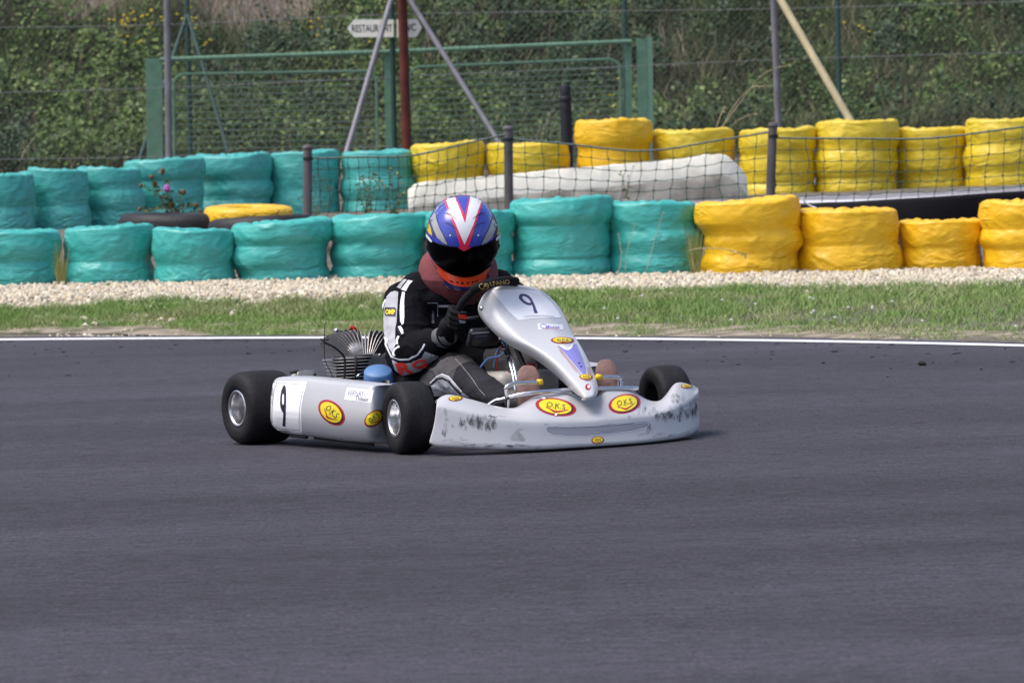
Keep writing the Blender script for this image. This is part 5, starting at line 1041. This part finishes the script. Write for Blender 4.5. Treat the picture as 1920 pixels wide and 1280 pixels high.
for o_, r_ in ((-.012, .041), (.020, .038)):
    c_ = WrR + d*o_; a_, b_ = frame_of(d); rows = [[c_ + d*h_ + (a_*math.cos(t) + b_*math.sin(t))*rr for t in [2*math.pi*k/28 for k in range(28)]] for h_, rr in ((-.013, r_*.96), (-.012, r_), (.012, r_), (.013, r_*.96))]
    mb = MB(); mb.add(*grid(rows, True)); mb.build('glove_strap', m_cuff, gR)
t_gl = bvh(gR)
decal('glove_badge', gR, t_gl, [([Z2([(772, 328), (835, 332), (830, 362), (775, 360)])], m_sg), ([Z2([(766, 380), (850, 388), (850, 424), (768, 412)])], m_sr), ([Z2([(770, 424), (830, 432), (815, 452), (772, 450)])], m_sg)], 2, .0012, .0003)

# neck brace
m_nb = mat('neck_brace_cloth', (.19, .045, .050), .85, var=.15, vs=10, bump=.3, bs=60); NB = KX(859, 512, .43); rows = []
for j in range(28):
    a = 2*math.pi*j/28; rows.append([])
    for k in range(56):
        t = 2*math.pi*k/56; rr = .096 + .052*math.cos(a); z = .098*math.sin(a); dip = .012*math.cos(t - math.radians(-31)); rr *= (1 - .42*max(0, -z/.098)**1.5); 
        rows[-1].append(NB + Vector((rr*math.cos(t), rr*math.sin(t)*1.02, z - dip*.9 - .012 + .006*noise.noise(Vector((math.cos(t)*4, math.sin(t)*4, a))))))
rows.append(rows[0]); mb = MB(); mb.add(*grid(rows, True)); mb.build('neck_brace', m_nb, body)

# helmet
m_hel = mat('helmet_blue', (.035, .055, .42), .18, coat=.8); h_w = mat('helmet_white', (.80, .80, .84), .2, coat=.8); h_r = mat('helmet_pink_red', (.75, .02, .08), .2, coat=.8); h_g = mat('helmet_silver', (.36, .36, .37), .25, coat=.7, var=.1, vs=30); h_y = mat('helmet_yellow', (.75, .55, .03), .25, coat=.7); h_n = mat('helmet_navy', (.02, .02, .12), .25, coat=.7)
h_o = mat('helmet_orange_red', (1.0, .085, .015), .3, coat=.4); h_b = mat('helmet_black_line', (.006, .006, .03), .4); m_vis = mat('dark_visor', (.001, .001, .0015), .22, spec=.06); h_lt = mat('helmet_light_blue', (.10, .16, .62), .2, coat=.7)
HC = KX(867.5, 448, .52); yaw_h = math.radians(-31.5); pit_h = math.radians(20)
HM = Matrix.Translation(HC) @ Matrix.Rotation(yaw_h, 4, 'Z') @ Matrix.Rotation(pit_h, 4, 'Y')      # local +x looks out of the visor
def hp(th, ph, g=0):     # th round from the front, ph from -90 to 90
    c, s = math.cos(ph), math.sin(ph); zt = s*.161
    ay = .1365 + g; axx = (.160 if math.cos(th) > 0 else .155) + g
    x = axx*math.copysign(abs(math.cos(th))**.94, math.cos(th)); y = ay*math.copysign(abs(math.sin(th))**.90, math.sin(th)); k = abs(c)**.86
    if s < 0:
        q = -s; k = max(k, .93 - .10*q) if q < .95 else max(k, .80); kk = 1 - .24*q**2
        x = x*k*(1 + .10*q if math.cos(th) > 0 else 1 - .22*q); y = y*k*kk; zt = -q*.150 + (.018*q*(math.cos(th) < 0))
        pass
    else: x *= k; y *= k
    return Vector((x, y, zt + (g if s > 0 else -g)*abs(s)))
rows = []
for j in range(81):
    ph = -math.pi/2*.96 + j/80*(math.pi*.98); rows.append([HM @ hp(2*math.pi*k/128, ph) for k in range(128)])
rows.insert(0, [HM @ (Vector((.02, 0, -.10)) + Vector((.05*math.cos(2*math.pi*k/128), .05*math.sin(2*math.pi*k/128), 0))) for k in range(128)])
mb = MB(); v, f = grid(rows, True); f.append(tuple(range(len(v) - 128, len(v)))); mb.add(v, f); hel = mb.build('helmet', [m_hel, h_n], body, sharp=55); t_hel = bvh(hel)
_hi = HM.inverted()
for p in hel.data.polygons: p.material_index = 1 if (_hi @ p.center).z < -.118 else 0
mir = lambda P_: [(2248 - x - (y - 650)*.0 , y) for x, y in P_]
Lg = [(930, 165), (860, 215), (800, 275), (768, 340), (778, 375), (812, 480), (848, 560), (905, 615), (962, 642), (925, 560), (880, 470), (850, 390), (838, 310), (870, 255), (935, 205)]
Ly = [(758, 375), (742, 420), (745, 470), (770, 520), (805, 548), (795, 490), (775, 420)]
Ln = [(768, 365), (800, 440), (835, 560), (815, 560), (800, 500), (778, 430), (760, 380)]
Lh = [(750, 300), (800, 235), (880, 165), (930, 150), (850, 225), (790, 295), (762, 345)]
redV = [(915, 118), (1335, 118), (1310, 190), (1165, 662), (1120, 700), (1085, 662), (1040, 500), (912, 178)]
whV = [(935, 110), (1325, 110), (1296, 186), (1210, 440), (1125, 632), (1050, 460), (932, 172)]
redT = [(1012, 110), (1194, 110), (1130, 418)]; blT = [(1034, 108), (1172, 108), (1176, 128), (1126, 345), (1030, 130)]
lay = [ ([Z1(Lg), Z1(mir(Lg))], h_g), (line2(Z1(Lg[:9]), .7) + line2(Z1(Lg[8:13]), .8) + line2(Z1(mir(Lg[8:13])), .8), h_b), ([Z1(Ly), Z1(mir(Ly))], h_y), ([Z1(Ln), Z1(mir(Ln))], h_n),
    ([Z1(redV)], h_r), ([Z1(whV)], h_w), ([Z1(redT)], h_r), ([Z1(blT)], m_hel)]
lines = []
for P_ in ([(920, 322), (955, 322), (1000, 345), (1046, 382)], [(924, 414), (960, 420), (1005, 445), (1044, 480)]): lines += line2(Z1(P_), [.6, 1.5, 1.3, .5]) + line2(Z1(mir(P_)), [.6, 1.5, 1.3, .5])
lay.append((lines, h_b))
lay.append((line2(Z1([(955, 450), (985, 540), (1025, 650)]), [.2, .9, .2]) + line2(Z1([(1290, 420), (1258, 540), (1210, 650)]), [.2, .9, .2]), h_lt))
lay.append(([Z1(ell(985, 540, 8, 8)), Z1(ell(1258, 540, 8, 8))], h_w))
lay.append((line2(Z1([(748, 690), (765, 750), (800, 840), (850, 920), (920, 1010), (1000, 1085)]), [1, 3, 2.0, 1.2, 1.2, .8]), h_w))
lay.append((line2(Z1([(745, 700), (790, 850), (870, 960), (960, 1050)]), 1.4) + line2(Z1([(1440, 800), (1400, 900), (1330, 980), (1250, 1040)]), 1.2), h_n))
decal('helmet_artwork', hel, t_hel, lay, 4, .0008, .00035)
chin = Z1([(808, 838), (850, 900), (905, 965), (975, 1020), (1060, 1048), (1130, 1056), (1220, 1046), (1290, 1015), (1350, 960), (1400, 890), (1430, 800), (1380, 850), (1280, 915), (1150, 950), (1050, 940), (950, 895), (850, 815)])
ven = [Z1(q) for q in ([(975, 985), (1000, 990), (1020, 1012), (1012, 1016), (990, 1004)], [(1040, 998), (1068, 1002), (1070, 1008), (1062, 1010), (1068, 1026), (1056, 1026), (1050, 1010), (1040, 1006)], [(1090, 1004), (1122, 1004), (1122, 1012), (1105, 1012), (1106, 1018), (1124, 1020), (1122, 1028), (1094, 1028)], [(1146, 1004), (1176, 1002), (1176, 1010), (1158, 1012), (1160, 1030), (1148, 1028)], [(1196, 1000), (1226, 992), (1228, 1000), (1208, 1006), (1208, 1022), (1198, 1024)], [(1236, 998), (1262, 984), (1256, 996), (1242, 1010), (1230, 1014)])]
decal('chin_bar_artwork', hel, t_hel, [(strip(Z1([(812, 790), (850, 820), (895, 862), (950, 900), (1000, 928), (1050, 945), (1100, 955), (1150, 955), (1215, 944), (1280, 920), (1370, 852), (1425, 790)]), Z1([(820, 850), (850, 900), (905, 965), (975, 1020), (1060, 1048), (1130, 1056), (1220, 1046), (1290, 1015), (1350, 960), (1400, 890), (1428, 820)]), 30), h_o), (ven, h_b)], 4, .001, .0005)
# visor: a dark shell standing proud of the helmet
vz = Z1([(744, 560), (752, 530), (820, 604), (880, 625), (960, 642), (1040, 654), (1120, 658), (1200, 654), (1280, 640), (1345, 618), (1400, 590), (1438, 558), (1462, 522), (1464, 600), (1456, 680), (1440, 765), (1410, 815), (1370, 852), (1280, 920), (1215, 944), (1150, 955), (1100, 955), (1050, 945), (1000, 928), (950, 900), (895, 862), (850, 820), (810, 770), (780, 718), (755, 660)])
vis = patch('visor', hel, t_hel, Z1([(748, 556), (760, 566), (820, 604), (880, 625), (960, 642), (1040, 654), (1120, 658), (1200, 654), (1280, 640), (1345, 618), (1400, 590), (1436, 562), (1460, 530)]), Z1([(752, 640), (764, 680), (795, 745), (850, 820), (895, 862), (950, 900), (1000, 928), (1050, 945), (1100, 955), (1150, 955), (1215, 944), (1280, 920), (1370, 852), (1410, 815), (1440, 765), (1462, 670)]), 44, 18, .0045, m_vis); md = vis.modifiers.new('s', 'SOLIDIFY'); md.thickness = .003; md.offset = 1
decal('visor_sticker', hel, t_hel, [([Z1([(1060, 654), (1190, 654), (1170, 668), (1120, 694), (1075, 668)])], h_r), ([Z1([(757, 528), (768, 530), (818, 594), (816, 608), (798, 600), (762, 555)]), Z1([(1466, 520), (1462, 560), (1426, 594), (1420, 590), (1422, 568)])], h_w)], 4, .0080, .0003)
mb = MB(); mb.add(*ellip(HM @ Vector((.045, -.1315, -.012)), .011, .004, .011)); mb.build('visor_pivot', m_blk, hel); mb = MB(); mb.add(*ellip(HM @ Vector((.045, .1315, -.012)), .011, .004, .011)); mb.build('visor_pivot', m_blk, hel)
# ------------------------------------------------------------------ weeds and stray stalks
m_stem = mat('weed_stem', (.12, .13, .05), .8); m_weed = mat('weed_leaf', (.10, .15, .05), .7, island=[(.13, .17, .06), (.07, .10, .035), (.22, .19, .09)]); m_seed = mat('brown_seed_head', (.14, .09, .045), .85, var=.3, vs=40); m_pink = mat('thistle_flower', (.42, .10, .42), .7); m_straw = mat('straw', (.42, .36, .22), .8); m_fly = mat('yellow_flower', (.75, .58, .03), .7); m_fw = mat('small_white_flower', (.8, .8, .78), .7)
def leafy(mb, p, d, s, rnd):
    d = d.normalized(); a, b = frame_of(d); w = a*math.cos(rnd.uniform(0, 6)) + b*math.sin(rnd.uniform(0, 6)); mb.add([p, p + d*s*.5 + w*s*.18, p + d*s + Vector((0, 0, -s*.15)), p + d*s*.5 - w*s*.18], [(0, 1, 2, 3)])
def weed(name, label, cat, stems, Y, seed, sr=.0035, heads=None, hm=None, leaves=18, leafsize=.05, group=None):
    rnd = random.Random(seed); x0, y0 = stems[0][0]; base = at(x0, y0, Y); e = empty(name, loc=base); tag(e, label, cat, group); lm = MB(); smb = MB(); hb = MB(); I = -base
    for s_ in stems:
        W = smoothpath([at(x, y, Y + rnd.uniform(-.04, .04)) for x, y in s_], 5); v, f = tube(W, [lerp(sr, sr*.45, k/(len(W) - 1)) for k in range(len(W))], 5); smb.add([p + I for p in v], f)
        for _ in range(leaves): q = W[int(rnd.random()**1.2*(len(W) - 1))]; leafy(lm, q + I, Vector((rnd.uniform(-1, 1), rnd.uniform(-1, .4), rnd.uniform(-.3, .8))), leafsize*rnd.uniform(.4, 1.2), rnd)
        if heads: hb = MB(); c_ = W[-1] + I; hb.add(*ball(c_, heads*rnd.uniform(.7, 1.1), 5, (1, 1, 1.2))); hb.build('seed_head', hm or m_seed, e)
    smb.build('stem', m_stem, e); 
    if lm.v: lm.build('leaf', m_weed, e, smooth=False)
    return e
th = weed('thistle', 'spiky thistle with one purple flower head growing by the black tyre', 'thistle', [[(332, 418), (318, 380), (305, 320)], [(325, 415), (300, 370), (284, 332)], [(335, 415), (322, 372), (314, 352)], [(338, 416), (345, 390), (368, 385)], [(338, 416), (336, 380), (344, 360)], [(330, 410), (296, 365), (264, 348)], [(322, 405), (312, 370), (290, 345)], [(335, 416), (355, 400), (375, 396)], [(300, 390), (280, 395), (262, 392)], [(336, 412), (326, 390), (324, 384)]], 37.2, 3, .0045, .020, m_seed, 24, .055)
c_ = at(313, 355, 37.15) - th.location; mb = MB(); mb.add(*ball(c_, .028, 6, (1, 1, .8))); mb.add(*[(lambda v, f: (v, f))(*ball(c_ + Vector((0, 0, .012)), .024, 5))][0]); mb.build('flower', m_pink, th)
weed('weed', 'brown seeding weed beside the first net post', 'weed', [[(592, 408), (600, 350), (596, 318)], [(590, 405), (612, 360), (608, 338)], [(588, 405), (590, 350), (588, 330)], [(594, 405), (580, 370), (560, 372)], [(592, 405), (618, 380), (622, 352)]], 38.4, 7, .003, .007, m_seed, 16, .03, group='weeds between the tyre rows')
weed('weed', 'reddish bushy weed left of the two stalks before the last teal back stack', 'weed', [[(690, 404), (692, 350), (700, 325)], [(688, 404), (684, 360), (680, 330)], [(692, 404), (700, 360), (712, 335)], [(688, 404), (676, 370), (668, 345)]], 38.8, 8, .0035, .008, m_seed, 34, .045, group='weeds between the tyre rows')
weed('weed', 'green bushy weed with a yellow bloom beside the concrete block end', 'weed', [[(738, 402), (736, 350), (732, 315)], [(740, 402), (748, 360), (745, 325)], [(736, 402), (724, 360), (716, 340)], [(742, 402), (754, 372), (757, 362)]], 38.8, 9, .0035, .008, m_fly, 34, .045, group='weeds between the tyre rows')
weed('weed', 'thin green weed standing before the white face of the concrete block', 'weed', [[(1172, 372), (1178, 345), (1188, 312)], [(1170, 372), (1170, 345), (1164, 322)], [(1174, 372), (1180, 350), (1178, 330)]], 38.9, 10, .003, .006, m_seed, 12, .035, group='weeds between the tyre rows')
def stalks(name, label, S, Y, seed, m=m_straw, r=.003, head=.0, cat='grass stalk'):
    base = at(*S[0][0], Y); mb = MB(); rnd = random.Random(seed)
    for s_ in S:
        W = smoothpath([at(x, y, Y + rnd.uniform(-.03, .03)) - base for x, y in s_], 6); n = len(W); mb.add(*tube(W, [lerp(r, r*.5, k/n) for k in range(n)], 5))
        for k in range(int(n*.6), n):
            if head: 
                for _ in range(2): leafy(mb, W[k], (W[k] - W[k - 1]) + Vector((rnd.uniform(-1, 1), rnd.uniform(-1, 1), rnd.uniform(-1, 1)))*.02, head, rnd)
    o = mb.build(name, m); o.location = base; tag(o, label, cat); return o
stalks('grass_stalk', 'tall arching dry grass stalks behind the yellow stacks left of the third net post', [[(1345, 250), (1390, 190), (1430, 140), (1482, 120)], [(1350, 250), (1375, 200), (1410, 165), (1440, 162)], [(1340, 248), (1352, 215), (1358, 200)], [(1360, 250), (1385, 225), (1415, 213)]], 44.5, 1, m_straw, .005, .03)
stalks('grass_stalk', 'single pale stalk bent sideways before the first yellow front stack', [[(1292, 470), (1310, 466), (1350, 466), (1380, 472), (1400, 479)]], 33.2, 2, m_straw, .0035, .03)
stalks('grass_stalk', 'thin straw stalks before the teal stack beside the yellow ones', [[(1212, 508), (1226, 455), (1243, 400)], [(1172, 510), (1176, 470), (1190, 420)], [(1160, 508), (1165, 480), (1160, 440)], [(1300, 505), (1296, 470), (1290, 440)]], 33.2, 3, m_straw, .0026, .015)
stalks('cord_end', 'short white cord tied over the corner of a yellow stack', [[(1503, 372), (1516, 384), (1532, 390)]], 33.3, 3, m_sw, .006, 0, 'cord')
# tufts in the gaps of the front row
for px, py, lb in ((116, 532, 'yellow-green tuft squeezed between the two leftmost front teal stacks'), (1304, 506, 'green tuft between the last teal and the first yellow front stack')):
    base = at(px, py, 33.6); mb = MB(); rnd = random.Random(px)
    for _ in range(60):
        a = rnd.uniform(0, 6.28); h_ = rnd.uniform(.1, .36); p = Vector((rnd.uniform(-.025, .025), rnd.uniform(-.05, .05), -.02)); w = Vector((.004, 0, 0)); t_ = p + Vector((math.cos(a)*.05, math.sin(a)*.05, h_)); mb.add([p - w, p + w, t_], [(0, 1, 2)])
    o = mb.build('grass_tuft', patchy(mat('tuft_green', (.2, .25, .06), .8), [(.30, .30, .08), (.18, .24, .05)], [(.40, .34, .12), (.2, .22, .08)], 3), smooth=False); o.location = base; tag(o, lb, 'grass tuft')
# yellow flowers on the bank, small white ones in the grass
def blooms(P_, name, label, m, r, cat):
    mb = MB()
    for p in P_: v, f = ball(p, r, 3, (1.2, 1, .6)); mb.add(v, f)
    tag(mb.build(name, m, smooth=False), label, cat, kind='stuff')
def on_bank(px, py):
    d = ray(px, py); t0 = 50/d[1]
    for k in range(300):
        p = CAM + d*(t0 + k*.05/d[1]); 
        if p[2] < gz(p[0], p[1]) + .42: return Vector(p)
    return Vector(p)
rnd = random.Random(2); P_ = []
for cx, cy, sx, sy, n in ((255, 45, 35, 30, 34), (355, 40, 30, 18, 12), (700, 80, 60, 60, 10), (600, 45, 25, 20, 5), (1650, 50, 50, 14, 10), (1130, 190, 60, 50, 10), (385, 85, 10, 6, 3)):
    for _ in range(n): P_.append(on_bank(cx + rnd.gauss(0, sx*.6), cy + rnd.gauss(0, sy*.6)) + Vector((0, -.05, rnd.uniform(0, .05))))
blooms(P_, 'bank_flowers', 'small yellow flowers dotted over the brambles on the bank', m_fly, .018, 'flowers')
P_ = []
for _ in range(46): x = rnd.uniform(-4, 4); y = far_edge(x) + rnd.uniform(1.0, 3.2); P_.append(Vector((x, y, gz(x, y) + .05)))
blooms(P_, 'clover_flowers', 'tiny white clover flowers in the verge grass', m_fw, .008, 'flowers')
